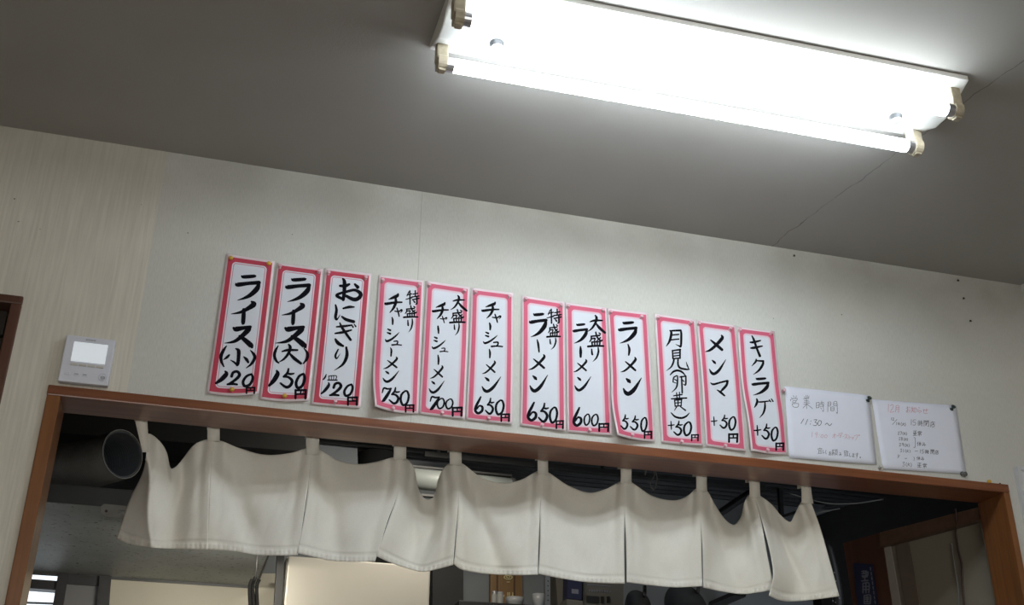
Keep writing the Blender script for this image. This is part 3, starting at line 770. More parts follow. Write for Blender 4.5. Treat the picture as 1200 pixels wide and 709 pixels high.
make_slip('red-bordered menu slip for large rice, 150 yen, second from the left', 'large rice 150 yen', 'slip_red',
  [(324.8, 307.6), (314.5, 388), (303.8, 467.4)], [(378.9, 315.2), (371, 393), (362.2, 469.3)], 2.2, (0.001, 0.006), 0.002, None,
  [(A, place('ra', 275, 500, 205, 422) + place('i', 242, 448, 435, 628)),
   (D, place('su', 180, 460, -62, 132) + place('big', 210, 418, 103, 286) +
       raw("205,120,10 180,165,27 170,210,29 185,255,25 210,280,12", "442,143,8 475,190,27 470,240,27 435,285,12"))],
  [(D, place('1', 120, 207, 350, 489) + place('5', 225, 350, 333, 504) + place('0', 366, 454, 375, 513) + place('yen', 362, 464, 525, 605, 1.05))],
  [(PK, 328.2, 311.2, TL), (PK, 373.9, 317.1, TR), (YW, 333.6, 464, BT)])
A, D = (355, 310), (355, 395)
make_slip('red-bordered menu slip for rice balls, one plate 120 yen', 'rice balls 120 yen', 'slip_red',
  [(381, 313.8), (373, 394), (364.5, 473.7)], [(435.2, 320.8), (429, 399), (422.4, 478.1)], 0.6, (0.001, 0.003), 0.002, None,
  [(A, place('o', 308, 537, 133, 330) + place('ni', 292, 472, 373, 532) +
       raw("310,575,14 370,570,23 450,560,15", "298,636,16 370,625,25 447,605,15", "340,538,12 360,580,25 400,640,25 440,695,24",
           "300,690,20 325,725,34 370,752,22", "450,556,10 463,578,16", "474,552,10 488,572,15")),
   (D, raw("325,115,14 300,170,20 312,198,14 343,155,3", "400,95,20 406,170,32 370,250,24 290,308,4", "215,345,9 205,370,17 188,392,13") + place('dish', 230, 316, 353, 400))],
  [(D, raw("236,420,11 238,445,28 205,490,28 170,522,16") + place('2', 250, 356, 425, 540) + place('0', 378, 463, 434, 546) + place('yen', 413, 503, 553, 626, 1.05))],
  [(PK, 385.2, 318.9, TL), (PK, 428.9, 324.6, TR), (PK, 393, 469.9, BT)])
A, D = (430, 315), (430, 400)
make_slip('pink-bordered menu slip for extra-large char siu noodles, 750 yen, its lower left corner curled', 'extra-large char siu noodles 750', 'slip_pink',
  [(444, 322), (438.8, 404), (437, 444), (439.5, 476)], [(496.8, 329), (493.5, 408), (492, 444), (490.3, 484.6)], 3.0, (0.030, 0.002), 0.002, None,
  [(A, place('chi', 168, 322, 228, 408) + place('ya', 258, 326, 358, 440) + raw("232,448,10 238,475,19 237,512,15") + place('shi', 170, 298, 553, 674) +
       place('special', 360, 480, 203, 330) + place('heap', 340, 468, 342, 450) + place('ri', 375, 422, 463, 588)),
   (D, place('yu', 232, 318, -4, 40) + raw("218,60,9 226,85,18 222,135,15") + place('me', 150, 285, 145, 257) + place('n', 148, 298, 272, 380))],
  [(D, place('7', 137, 225, 422, 552) + place('5', 207, 302, 428, 575) + place('O', 308, 390, 458, 588) + place('yen', 355, 435, 585, 650, 1.05))],
  [(PK, 448.8, 327.7, TL), (PK, 491.6, 333.2, TR), (PK, 460.8, 478, BT)])
A, D = (485, 320), (485, 410)
make_slip('pink-bordered menu slip for large char siu noodles, 700 yen', 'large char siu noodles 700', 'slip_pink',
  [(499.6, 328.9), (495.3, 407), (490.7, 484.9)], [(550.4, 336.5), (548, 414), (544.7, 490.8)], 0.4, (0.001, 0.004), 0.002, None,
  [(A, place('chi', 173, 317, 270, 426) + place('ya', 245, 306, 395, 460) + raw("222,490,14 226,520,20 228,556,13") + place('shi', 168, 292, 588, 700) +
       place('big', 340, 490, 203, 350) + place('heap', 333, 470, 338, 460) + place('ri', 370, 420, 466, 578)),
   (D, place('yu', 243, 314, -18, 22) + raw("222,48,10 228,85,20 226,132,15") + place('me', 150, 272, 146, 267) + place('n', 141, 284, 286, 402))],
  [(D, place('7', 147, 237, 424, 549) + place('O', 213, 284, 448, 541) + place('O', 292, 363, 454, 543) + place('yen', 356, 446, 529, 608, 1.05))],
  [(PK, 503.2, 333.3, TL), (PK, 544.7, 340, TR), (PK, 518.3, 483.2, BT)])
A, D = (535, 330), (535, 415)
make_slip('pink-bordered menu slip for plain char siu noodles, 650 yen, single column of characters', 'plain char siu noodles 650', 'slip_pink',
  [(552.2, 337), (549.5, 414), (545.8, 491.8)], [(601.6, 343.3), (601.3, 420), (600.4, 497)], 0.6, (0.001, 0.005), 0.002, None,
  [(A, place('chi', 236, 390, 188, 341) + place('ya', 333, 410, 298, 378) + raw("305,383,13 312,412,22 310,444,15") + place('shi', 248, 377, 465, 574) +
       place('yu', 323, 424, 557, 606) + raw("303,626,11 309,660,20 307,702,15")),
   (D, place('me', 238, 362, 63, 184) + place('n', 236, 412, 210, 354))],
  [(D, place('6', 167, 242, 396, 546) + place('5', 267, 346, 408, 552) + place('O', 359, 439, 426, 556) + place('yen', 411, 489, 551, 619, 1.05))],
  [(PK, 557.6, 341.7, TL), (PK, 597.2, 346.5, TR), (PK, 573, 489.5, BT)])
A, D = (600, 340), (600, 425)
make_slip('pink-bordered menu slip for extra-large ramen, 650 yen', 'extra-large ramen 650 yen', 'slip_pink',
  [(611.4, 346.3), (611, 422), (609.5, 498.6)], [(661.6, 354), (662.5, 429), (663.5, 505.2)], 0.4, (0.001, 0.006), 0.002, None,
  [(A, place('ra', 163, 320, 212, 432) + place('special', 323, 454, 176, 307) + place('heap', 323, 444, 315, 434) + place('ri', 348, 407, 443, 552) +
       raw("232,458,10 242,500,21 250,570,15") + place('me', 153, 308, 596, 739)),
   (D, place('n', 166, 332, 115, 272, 1.1))],
  [(D, place('6', 142, 224, 368, 532) + place('5', 246, 336, 376, 546) + place('O', 346, 420, 413, 552) + place('yen', 408, 475, 534, 606, 1.05))],
  [(PK, 616.2, 349.5, TL), (PK, 657.8, 356.9, TR), (PK, 635.5, 497.4, BT)])
A, D = (650, 350), (650, 430)
make_slip('pink-bordered menu slip for large ramen, 600 yen', 'large ramen 600 yen', 'slip_pink',
  [(662.9, 354.4), (663.8, 430), (664.6, 506.2)], [(711.2, 360.8), (714.3, 434), (717.4, 510.2)], 0.3, (0.001, 0.004), 0.002, None,
  [(A, place('big', 303, 467, 150, 317) + place('heap', 308, 450, 310, 444) + place('ri', 338, 407, 453, 584) + place('ra', 170, 302, 229, 412) +
       raw("238,443,13 240,485,27 240,537,20") + place('me', 173, 300, 562, 680)),
   (D, place('n', 186, 337, 90, 224))],
  [(D, place('6', 171, 247, 377, 541) + place('O', 270, 327, 436, 536) + place('O', 339, 404, 438, 541) + place('yen', 409, 500, 521, 592, 1.05))],
  [(PK, 666.2, 358.3, TL), (PK, 706.9, 362.7, TR), (PK, 691.3, 503.6, BT)])
A, D = (700, 355), (700, 435)
make_slip('pink-bordered menu slip for plain ramen, 550 yen, its lower left corner curled out', 'plain ramen 550 yen', 'slip_pink',
  [(712, 361.3), (715.9, 435), (717, 473), (723.5, 509.5)], [(759.1, 366.6), (763, 435), (765.8, 479), (767.4, 517.5)], 2.0, (0.034, 0.003), 0.003, None,
  [(A, place('ra', 196, 364, 172, 372) + raw("283,383,12 296,430,24 290,480,16") + place('me', 216, 362, 503, 642)),
   (D, place('n', 241, 410, 63, 220, 1.3))],
  [(D, place('5', 218, 287, 403, 534) + place('5', 305, 381, 413, 541) + place('O', 401, 459, 429, 553) + place('yen', 434, 503, 554, 619, 1.05))],
  [(PK, 715.9, 364.9, TL), (PK, 752.3, 370.6, TR), (PK, 741.3, 508.9, BT)])
A, D = (755, 365), (755, 440)
make_slip('pink-bordered menu slip for raw egg yolk topping, plus 50 yen', 'egg yolk topping', 'slip_pink',
  [(767, 367.5), (771.2, 443), (775.3, 518.7)], [(814.8, 374.5), (820.5, 446), (824.3, 522.6)], 0.4, (0.001, 0.005), 0.003, None,
  [(A, raw("237,175,12 250,200,23 235,270,23 203,322,6", "250,178,16 335,175,20", "338,176,18 342,220,21 338,318,20 322,318,14 290,303,4", "255,218,14 318,212,14", "250,262,14 318,255,14",
           "260,360,14 265,436,16", "262,362,14 332,352,18", "330,352,18 330,432,16", "275,386,12 318,381,12", "275,411,12 318,406,12", "268,436,14 325,431,14",
           "275,440,16 265,480,18 245,515,14 203,548,4", "312,440,15 312,490,18 332,522,20 385,534,18 415,535,10", "412,532,10 398,500,13 386,465,4",
           "240,585,10 270,555,19 310,545,20 350,560,18 383,596,8")),
   (D, raw("300,2,12 272,20,14 266,60,12", "268,62,9 300,72,7", "308,8,13 305,80,16 290,120,14 253,156,4", "280,35,9 300,48,12",
           "330,14,14 384,6,14", "384,6,14 382,84,16 360,80,6", "344,10,14 348,90,16 350,160,15", "354,42,9 366,56,11",
           "272,188,12 348,176,14", "298,160,11 302,206,12", "325,156,11 325,206,12", "250,216,12 320,212,17 391,208,14",
           "280,228,12 285,282,12", "280,229,12 346,223,14", "344,223,13 340,280,12", "312,212,12 312,282,12", "285,254,10 340,250,10", "285,284,12 342,279,12",
           "300,288,12 279,322,7", "335,288,11 380,322,15", "248,344,9 285,380,18 340,393,20 385,378,18 416,346,7"))],
  [(D, place('+', 221, 276, 423, 497) + place('5', 273, 352, 422, 550) + place('O', 363, 437, 430, 552) + place('yen', 436, 501, 545, 602, 1.05))],
  [(PK, 771.5, 371.3, TL), (PK, 809.8, 377.3, TR), (PK, 799.2, 517, BT)])
A, D = (805, 370), (805, 445)
make_slip('pink-bordered menu slip for bamboo shoot topping, plus 50 yen, three large characters', 'bamboo shoot topping', 'slip_pink',
  [(816.5, 375), (822.8, 451), (827.2, 522.4)], [(862.1, 381.4), (869, 457.5), (874.2, 528.9)], 0.4, (0.002, 0.006), 0.003, None,
  [(A, place('me', 170, 337, 182, 337, 1.15) + place('n', 208, 362, 405, 547)),
   (D, raw("218,28,8 245,42,20 310,25,17 372,10,19", "376,12,20 365,50,24 330,90,23 308,112,9", "280,95,9 310,115,22 347,147,16"))],
  [(D, place('+', 224, 277, 343, 422) + place('5', 306, 377, 326, 446) + place('O', 386, 452, 343, 462) + place('yen', 386, 470, 498, 574, 1.05))],
  [(PK, 819.6, 378.3, TL), (PK, 856.4, 384.3, TR), (PK, 850.3, 521.8, BT)])
A, D = (850, 375), (850, 450)
make_slip('pink-bordered menu slip for wood ear mushroom topping, plus 50 yen, rightmost in the row', 'wood ear mushroom topping', 'slip_pink',
  [(864.2, 382.6), (869.2, 450), (876, 490), (880.5, 527.8)], [(907.9, 388.3), (914.1, 450), (919.2, 488), (923, 532.6)], 1.5, (0.020, 0.002), 0.004, None,
  [(A, raw("230,206,14 260,205,23 324,190,14", "236,259,16 270,255,25 340,241,14", "245,147,11 262,180,21 290,260,21 319,332,24",
           "285,363,13 280,385,20 245,424,6", "285,375,13 350,380,21", "350,378,16 345,412,24 310,465,21 260,503,5") + place('ra', 246, 402, 533, 694)),
   (D, raw("290,138,14 295,160,22 285,190,21 267,219,6", "298,166,11 340,165,16 407,157,11", "365,165,13 365,220,20 350,270,17 316,312,5", "405,145,9 419,163,12", "425,137,9 440,160,14"))],
  [(D, place('+', 266, 327, 383, 472) + place('5', 338, 412, 370, 507) + place('O', 423, 487, 400, 522) + place('yen', 467, 540, 544, 610, 1.1))],
  [(PK, 867.5, 385.8, TL), (PK, 904.6, 389.6, TR), (PK, 899.9, 526.8, BT)])

# ---------------------------------------------------------------- two handwritten notices
def notice(label, px, curl, name_groups, group=None):
    """px: corners clockwise from top left; name_groups: (part name, material, tracing origin, tracing scale, strokes)"""
    N = 14
    def PX(u, v): return tuple((px[0][c]*(1-u)+px[1][c]*u)*(1-v) + (px[3][c]*(1-u)+px[2][c]*u)*v for c in (0, 1))
    def off(u, v): return -(0.0025 + curl*(u*(1-u))*4*v*v*0.5 + 0.0005*math.sin(PI*u)*math.sin(PI*v))
    bm = B(); V = [[bm.verts.new(P(*PX(i/N, j/N), off(i/N, j/N))) for i in range(N+1)] for j in range(N+1)]
    for j in range(N):
        for i in range(N): bm.faces.new((V[j][i], V[j+1][i], V[j+1][i+1], V[j][i+1]))
    c = P(*PX(0.5, 1), 0)
    root = thing('paper_notice', label, 'notice', (c.x, -0.004, c.z))
    sh = obj('paper_sheet', bm, MAT['paper'], root, True)
    sm = sh.modifiers.new('thickness', 'SOLIDIFY'); sm.thickness = 0.0004; sm.offset = 0
    for nm, mat, (ox, oy), sc, w, strokes in name_groups:
        bm = B()
        def conv(x, y):
            a, b = ox + x/sc, oy + y/sc
            u = (a-px[0][0]-(px[3][0]-px[0][0])*(b-px[0][1])/85)/(px[1][0]-px[0][0]); v = (b-px[0][1]-(px[1][1]-px[0][1])*u)/(px[3][1]-px[0][1])
            u = min(1, max(0, u)); v = min(1, max(0, v))
            return P(a, b, off(u, v) - 0.0008)
        for s in strokes:
            q = [tuple(float(t) for t in k.split(',')) for k in s.split()]
            stroke(bm, [(x, y, w) for x, y in q], conv)
        obj(nm, bm, MAT[mat], root)
TINY = {  # small pen characters in a 100 x 100 box
 '0': ["50,0 5,40 40,100 95,60 50,0"], '1': ["60,0 45,100"], '2': ["5,20 50,0 80,30 5,100 100,95"], '3': ["5,5 80,0 40,45 90,65 60,100 0,95"],
 '4': ["60,0 5,65 100,60", "65,30 60,100"], '5': ["90,0 20,5 15,45 70,45 85,75 55,100 5,95"], '7': ["0,5 95,0 40,100"], '8': ["80,10 30,0 20,25 80,70 50,100 15,80 80,30 80,10"],
 '9': ["85,15 40,0 10,30 50,50 85,15 70,100"], '/': ["90,0 0,100"], '(': ["90,0 20,50 70,100"], ')': ["10,0 80,50 20,100"],
 'hour': ["5,10 5,85", "5,10 35,8 35,85", "5,48 35,46", "5,85 35,83", "45,18 95,14", "70,0 70,40", "40,42 100,38", "45,62 98,58", "84,45 86,100 74,95", "55,72 62,84"],
 'gate': ["5,0 5,100", "5,3 40,3 40,30 5,30", "5,16 40,16", "95,0 95,100 85,98", "60,3 95,3", "60,3 60,30 95,30", "60,16 95,16", "32,55 72,52", "52,40 50,90", "50,55 30,85"],
 'shop': ["48,0 50,15", "10,18 95,15", "15,18 12,60 0,100", "55,28 55,58", "55,42 85,40", "32,60 80,58 78,95 34,96 32,60"],
 'normal': ["10,5 90,3", "50,5 50,50", "52,27 82,26", "20,30 22,55", "5,55 98,52", "20,70 80,66", "50,60 50,100", "5,98 98,95"],
 'every': ["20,5 30,18", "50,0 50,20", "80,5 70,18", "8,25 8,38", "8,25 95,22 90,35", "32,38 70,36 68,55 33,56 32,38", "20,65 22,92", "20,65 82,62 80,90", "50,55 50,100"],
 'rest': ["28,0 5,45", "20,30 20,100", "40,30 98,28", "68,0 68,100", "66,32 42,75", "70,32 98,72", "55,75 82,74"],
 'mi': ["10,5 60,5 20,80 5,70 30,55 95,70", "75,40 60,100"], 'o': ["5,30 60,25", "35,0 35,95 8,80 60,55 92,75 60,98", "75,15 90,30"],
 'know': ["25,0 8,30", "5,25 48,22", "0,52 50,50", "28,25 25,60 0,98", "30,62 48,90", "60,25 95,22 93,85 62,86 60,25"], 'ra': ["30,0 55,15", "20,30 15,75 60,55 90,75 40,100"], 'se': ["0,40 100,30", "70,10 70,60 55,58", "25,15 25,90 90,92"],
 'moon': ["15,0 12,60 0,100", "15,2 85,0 85,98 70,95", "18,32 82,30", "16,62 82,60"], 'tue': ["10,30 22,50", "90,25 75,48", "50,0 45,55 5,100", "48,50 95,100"], 'dash': ["0,50 100,45"], 'wave': ["0,60 30,30 60,65 100,30"],
 'suit': ["50,0 50,14", "8,35 8,18 92,14 88,32", "25,38 25,90", "25,38 75,36 74,90", "28,62 72,60", "0,97 100,95"], 'shi': ["30,0 28,80 70,95 98,75"], 'ku': ["70,0 20,45 80,100"],
 'wish': ["5,5 50,5", "8,5 5,100", "25,10 25,45 12,75", "38,55 48,80", "28,50 28,95", "55,5 98,2", "62,18 62,75", "62,18 92,16 90,75 62,75", "62,45 90,44", "70,78 55,100", "82,78 98,98"],
 'send': ["5,10 48,8", "25,10 10,40 45,38", "25,45 25,85", "8,62 42,60", "5,92 48,85", "68,0 55,35", "58,25 98,22", "85,25 60,98", "62,45 98,98"], 'ma': ["15,20 85,18", "15,42 85,40", "50,0 50,85 15,90 20,70 90,95"], 'su': ["0,22 100,18", "60,0 60,60 35,60 40,40 62,45 40,100"], 'maru': ["50,30 20,60 50,95 85,60 50,30"],
}
def tiny(ch, x0, x1, y0, y1):
    return [' '.join('%.1f,%.1f' % (x0+(x1-x0)*float(p.split(',')[0])/100, y0+(y1-y0)*float(p.split(',')[1])/100) for p in s.split()) for s in TINY[ch]]
def line(items):
    out = []
    for it in items: out += tiny(*it)
    return out
notice('white paper notice of opening hours, 11:30 onwards, beside the last pink slip', [(919.5, 452.6), (1018.5, 463.2), (1027.5, 544.6), (925, 536.5)], 0.004, [
 ('heading_lettering', 'pen', (915, 450), 7.09, 3.6, [
  "88,112 95,120", "105,95 110,115", "130,98 122,118", "82,140 85,128 135,120 130,138", "100,140 125,138 122,152 100,155 100,140", "95,165 145,163 140,192 105,190 95,165",
  "195,105 200,120", "210,95 210,120", "222,95 220,120", "235,100 228,120", "188,125 235,118", "195,140 230,135", "192,152 235,148", "190,168 240,160", "213,120 215,205", "212,170 185,200", "218,168 265,205",
  "295,155 295,200", "295,158 318,155 316,198", "297,178 316,176", "297,198 316,196", "325,158 358,152", "340,140 340,168", "322,172 362,165", "325,188 360,182", "350,168 355,225 345,222", "332,198 338,208",
  "392,150 390,230", "392,152 415,150 413,180 393,182", "393,166 413,165", "440,150 465,150 470,240 462,235", "440,150 440,180 466,180", "440,165 465,165", "415,192 415,222", "415,193 440,192 440,222 415,222", "415,207 440,206"]),
 ('hours_lettering', 'pen', (915, 450), 7.09, 4.8, ["190,290 168,328", "224,293 205,337", "250,306 249,311", "246,330 245,335", "275,298 300,297 284,318 300,324 292,345 270,342", "318,303 308,328 315,346 332,335 337,310 318,303", "370,338 384,325 405,345 424,330"]),
 ('red_lettering', 'redpen', (915, 450), 7.09, 2.4, ["262,398 258,440", "300,402 286,412 298,422 303,402 296,448", "318,420 319,424", "316,440 317,444", "340,420 332,440 346,445 352,425 340,420", "372,420 362,440 378,446 386,428 372,420",
   "430,425 458,420", "446,410 447,450", "444,428 430,446", "462,432 474,431", "486,410 478,430", "486,414 506,411 490,446", "488,426 500,434", "508,404 513,412", "516,436 526,435", "530,424 552,421 531,456", "542,440 556,454", "566,424 568,460", "567,438 582,446", "588,442 591,452", "597,440 600,450", "608,438 596,462", "610,430 640,427 620,466", "648,424 653,421 656,428 650,431 648,424"]),
 ('closing_lettering', 'pen', (915, 450), 7.09, 3.2, line([('suit', 308, 342, 530, 578), ('shi', 346, 362, 548, 576), ('ku', 366, 382, 550, 582), ('o', 398, 422, 560, 592), ('wish', 426, 472, 545, 592), ('mi', 486, 504, 570, 596), ('send', 524, 562, 552, 602), ('shi', 566, 584, 576, 604), ('ma', 592, 614, 575, 608), ('su', 620, 645, 572, 618), ('maru', 654, 666, 600, 616)]))])
notice('white paper notice of December dates with a red heading, right of the hours sheet', [(1021.5, 467.8), (1120.5, 475.3), (1132.5, 555.2), (1034.5, 549.5)], 0.003, [
 ('month_lettering', 'redpen', (1015, 455), 6.752, 2.8, line([('1', 170, 182, 125, 185), ('2', 190, 222, 128, 188), ('moon', 232, 262, 138, 188)])),
 ('red_lettering', 'redpen', (1015, 455), 6.752, 2.8, line([('o', 315, 350, 142, 192), ('know', 356, 396, 146, 194), ('ra', 404, 440, 150, 196), ('se', 448, 490, 158, 200)])),
 ('dates_lettering', 'pen', (1015, 455), 6.752, 3.0, line([
  ('1', 196, 204, 232, 252), ('2', 208, 222, 234, 254), ('/', 208, 248, 246, 288), ('1', 238, 244, 268, 290), ('4', 250, 268, 268, 292), ('(', 274, 282, 270, 298), ('tue', 284, 304, 274, 296), (')', 306, 314, 274, 300),
  ('1', 352, 362, 246, 290), ('5', 368, 396, 250, 292), ('hour', 410, 446, 256, 298), ('gate', 456, 496, 256, 300), ('shop', 508, 546, 262, 306),
  ('2', 252, 264, 344, 366), ('7', 268, 282, 344, 368), ('(', 288, 294, 346, 370), ('tue', 296, 312, 348, 368), (')', 316, 323, 348, 372), ('normal', 370, 402, 336, 374), ('every', 406, 440, 338, 378),
  ('2', 260, 272, 388, 410), ('8', 276, 290, 388, 412), ('(', 298, 304, 392, 416), ('tue', 306, 322, 394, 414), (')', 324, 331, 394, 416),
  ('2', 262, 276, 434, 458), ('9', 282, 298, 434, 460), ('(', 304, 312, 438, 464), ('tue', 314, 332, 440, 462), (')', 336, 344, 440, 466), ('rest', 402, 436, 424, 456), ('mi', 442, 474, 432, 458),
  ('3', 270, 284, 480, 504), ('1', 292, 298, 482, 506), ('(', 308, 316, 484, 508), ('tue', 318, 336, 486, 508), (')', 342, 350, 486, 512), ('dash', 386, 410, 490, 504), ('1', 424, 432, 484, 512), ('5', 438, 458, 486, 514), ('hour', 466, 496, 488, 518), ('gate', 510, 538, 486, 520), ('shop', 546, 574, 490, 522),
  ('1', 250, 256, 524, 542), ('/', 250, 268, 528, 552), ('wave', 306, 322, 550, 562), ('rest', 400, 428, 540, 568), ('mi', 434, 460, 546, 570),
  ('3', 288, 306, 584, 616), ('(', 314, 322, 588, 618), ('tue', 326, 346, 590, 616), (')', 352, 362, 592, 622), ('normal', 404, 438, 590, 626), ('every', 446, 480, 594, 632)]) +
  ["378,392 388,396 388,462 376,468", "376,545 382,552 378,572"])])
GP = 'pins on the two paper notices'
pin(919, 457, -0.003, 'pin_pink', 'pink push pin at the upper left of the opening hours notice', GP, 1.1)
pin(1019.2, 466, -0.004, 'pin_green', 'dark green push pin between the two white notices', GP, 1.35, 0.55)
pin(1117.5, 476.4, -0.003, 'pin_green', 'dark green push pin at the top right corner of the dates notice', GP, 1.35, 0.5)
pin(1032.8, 546.8, -0.003, 'pin_clear', 'milky push pin at the bottom between the two white notices', GP, 1.2, 0.2)
pin(1131, 555.7, -0.003, 'pin_grey', 'smoky grey push pin at the bottom right corner of the dates notice', GP, 1.5, -0.45)
dome_pin(1159.5, 564.5, 0.0, 'pin_yellow', 'yellow push pin just above the right end of the wooden header', 'loose pins in the wall')
pin(1172, 566.5, 0.0, 'rust', 'tiny dark pin just above the right corner of the wooden header', 'loose pins in the wall', 0.45)
for px, py, w in ((930, 300.5, 'nearest the ceiling crack'), (1122, 329.5, 'highest of three below the ceiling edge at right'), (1128.5, 350.5, 'middle of three below the ceiling edge at right'), (1136.5, 377, 'lowest of three below the ceiling edge at right')):
    c = P(px, py, 0); bm = B()
    lathe(bm, c, (0, -1, 0.2), [(-0.003, 0.0012), (0.004, 0.0012), (0.0042, 0.0036), (0.0055, 0.0036), (0.006, 0.002)], 12)
    tag(obj('nail', bm, MAT['rust']), 'small rusty nail in the wall, ' + w, 'nail', 'rusty nails in the upper wall')
# ================================================================ KITCHEN THINGS
# flexible ribbed duct lying on the hood, open end towards the room
path = crom([(-1.15, 1.02, 2.112), (-0.75, 1.02, 2.110), (-0.48, 0.985, 2.112), (-0.34, 0.90, 2.118), (-0.232, 0.78, 2.124)], 120)
pts = [Vector(p) for p in path]
R = [0.0745 + 0.0016*math.sin(i*PI/3) for i in range(len(pts))]
dt = thing('flexible_duct', 'ribbed grey flexible duct with an open end above the hood at left', 'duct', (-0.6, 1.0, 2.035))
bm = B(); fr_ = frames(pts); rings = []
for p, r, (t, n_, b_) in zip(pts, R, fr_): rings.append([p + (n_*math.cos(2*PI*k/36) + b_*math.sin(2*PI*k/36))*r for k in range(36)])
loft(bm, rings, True, (True, False)); o = obj('ribbed_hose', bm, MAT['duct'], dt)
bm = B(); loft(bm, [[p + (n_*math.cos(2*PI*k/36) + b_*math.sin(2*PI*k/36))*(r-0.004) for k in range(36)] for p, r, (t, n_, b_) in list(zip(pts, R, fr_))[240:]], True, (True, False)); obj('hose_inside', bm, MAT['duct_in'], dt)
p, (t, n_, b_) = pts[-1], fr_[-1]
bm = B(); ring = [p + (n_*math.cos(2*PI*k/48) + b_*math.sin(2*PI*k/48))*0.0750 for k in range(49)]
tube(bm, ring, 0.0016, 8, (False, False)); obj('rim', bm, MAT['ductrim'], dt, True)

# range hood
NH = 0.80
hz = P(50, 586.5, NH).z
f0 = P(50, 586.5, NH); f1 = Vector((0.262, NH, hz)); g0 = PZ(20, 670, hz); g1 = PZ(300, 687, hz)
g0.y = g1.y = min(KY-0.005, (g0.y+g1.y)/2); f0.x = -0.75; g0.x = -0.75; g1.x = 0.268
hood = thing('range_hood', 'grease-speckled grey range hood over the stove behind the left end of the curtain', 'range hood', ((f0.x+f1.x)/2, 1.3, hz))
bm = B(); prism(bm, [f0, f1, g1, g0], (0, 0, 0.004)); obj('underside', bm, MAT['hood'], hood)
bm = B()
prism(bm, [f0 + Vector((0, -0.004, -0.004)), f1 + Vector((0, -0.004, -0.004)), f1 + Vector((0, -0.004, 0.052)), f0 + Vector((0, -0.004, 0.052))], 0.004)
prism(bm, [f1 + Vector((0, 0, -0.006)), g1 + Vector((0, 0, -0.006)), g1 + Vector((0, 0, 0.052)), f1 + Vector((0, 0, 0.052))], (0.006, 0, 0))
prism(bm, [f0 + Vector((0, 0, 0.048)), f1 + Vector((0, 0, 0.048)), g1 + Vector((0, 0, 0.048)), g0 + Vector((0, 0, 0.048))], (0, 0, 0.004))
prism(bm, [g0 + Vector((0, -0.012, -0.010)), g1 + Vector((0, -0.012, -0.010)), g1 + Vector((0, -0.012, 0.05)), g0 + Vector((0, -0.012, 0.05))], 0.010)
obj('rim_panel', bm, MAT['hooddark'], hood)
bm = B()                                       # cast bracket on the hood's front lip
bc = P(133, 600, NH-0.008)
def bslab(px): slab(bm, px, NH-0.012, 0.006)
bslab([(117.5, 594), (122, 590.5), (160, 594), (160, 599), (140, 598), (137, 602), (160, 604.5), (160, 608), (124, 606), (118.5, 602)])
br = obj('bracket', bm, MAT['castiron'], hood)
bm = B(); a = P(124.5, 599, NH-0.0122); lathe(bm, a, (0, -1, 0), [(-0.003, 0.0042), (0.0006, 0.0042)], 16); obj('bracket_hole', bm, MAT['black'], br)

# blackened shelf box up under the kitchen ceiling, left
bm = B(); slab(bm, [(60, 470), (371, 500), (366, 530), (56, 506)], 1.30, 0.25)
tag(obj('overhead_cabinet', bm, MAT['dark']), 'black sooty overhead box above the ribbed duct', 'cabinet')
# blue-grey hood panel and round dark flue behind the curtain's third to fourth tab
bm = B(); slab(bm, [(190, 480), (418, 490), (420.5, 600), (190, 600)], 1.62, 0.06)
tag(obj('metal_partition', bm, MAT['hoodgrey']), 'blue-grey steel partition glimpsed above the third curtain panel', 'partition')
bm = B(); a, b = P(444.5, 505, 1.66), P(444.5, 600, 1.66)
tube(bm, [(a.x, 1.66, KZ-0.01), (a.x, 1.66, 2.03)], (P(466, 540, 1.66)-P(421.5, 540, 1.66)).x/2, 28)
tag(obj('flue_pipe', bm, MAT['dark'], None, True), 'dark round flue beside the blue-grey steel partition', 'flue')
bm = B(); slab(bm, [(470, 485), (531, 485), (529, 549), (470, 543)], 1.70, 0.06)
tag(obj('metal_partition', bm, MAT['hoodgrey']), 'blue-grey steel partition above the white pipe in the curtain gap', 'partition')
bm = B(); a, b = P(455, 557.5, 1.35), P(602, 573, 1.35)
pp = thing('white_pipe', 'white painted horizontal pipe in the deep sag of the curtain', 'pipe', (a+b)/2)
tube(bm, [a, b], 0.0400, 24); obj('pipe_body', bm, MAT['pipe'], pp, True)
bm = B(); d = (b-a).normalized()
for q in (0.06, 0.985):
    bm = B(); tube(bm, [a.lerp(b, q)-d*0.008, a.lerp(b, q)+d*0.008], 0.0425, 24); obj('collar', bm, MAT['hooddark'], pp, True)
bm = B(); e = P(461, 540, 1.35); box(bm, e.x, e.x+0.014, 1.345, 1.353, a.z, KZ-0.0, 0); obj('hanger_strap', bm, MAT['black'], pp)
bm = B()
slab(bm, [(455, 542.0), (600, 556), (600, 558.4), (455, 544.4)], 1.36, 0.02)
slab(bm, [(455, 575.0), (530, 581.5), (530, 584), (455, 577.5)], 1.36, 0.02)
obj('black_strip', bm, MAT['black'], pp)  # thin black strips along the pipe's upper and lower edges
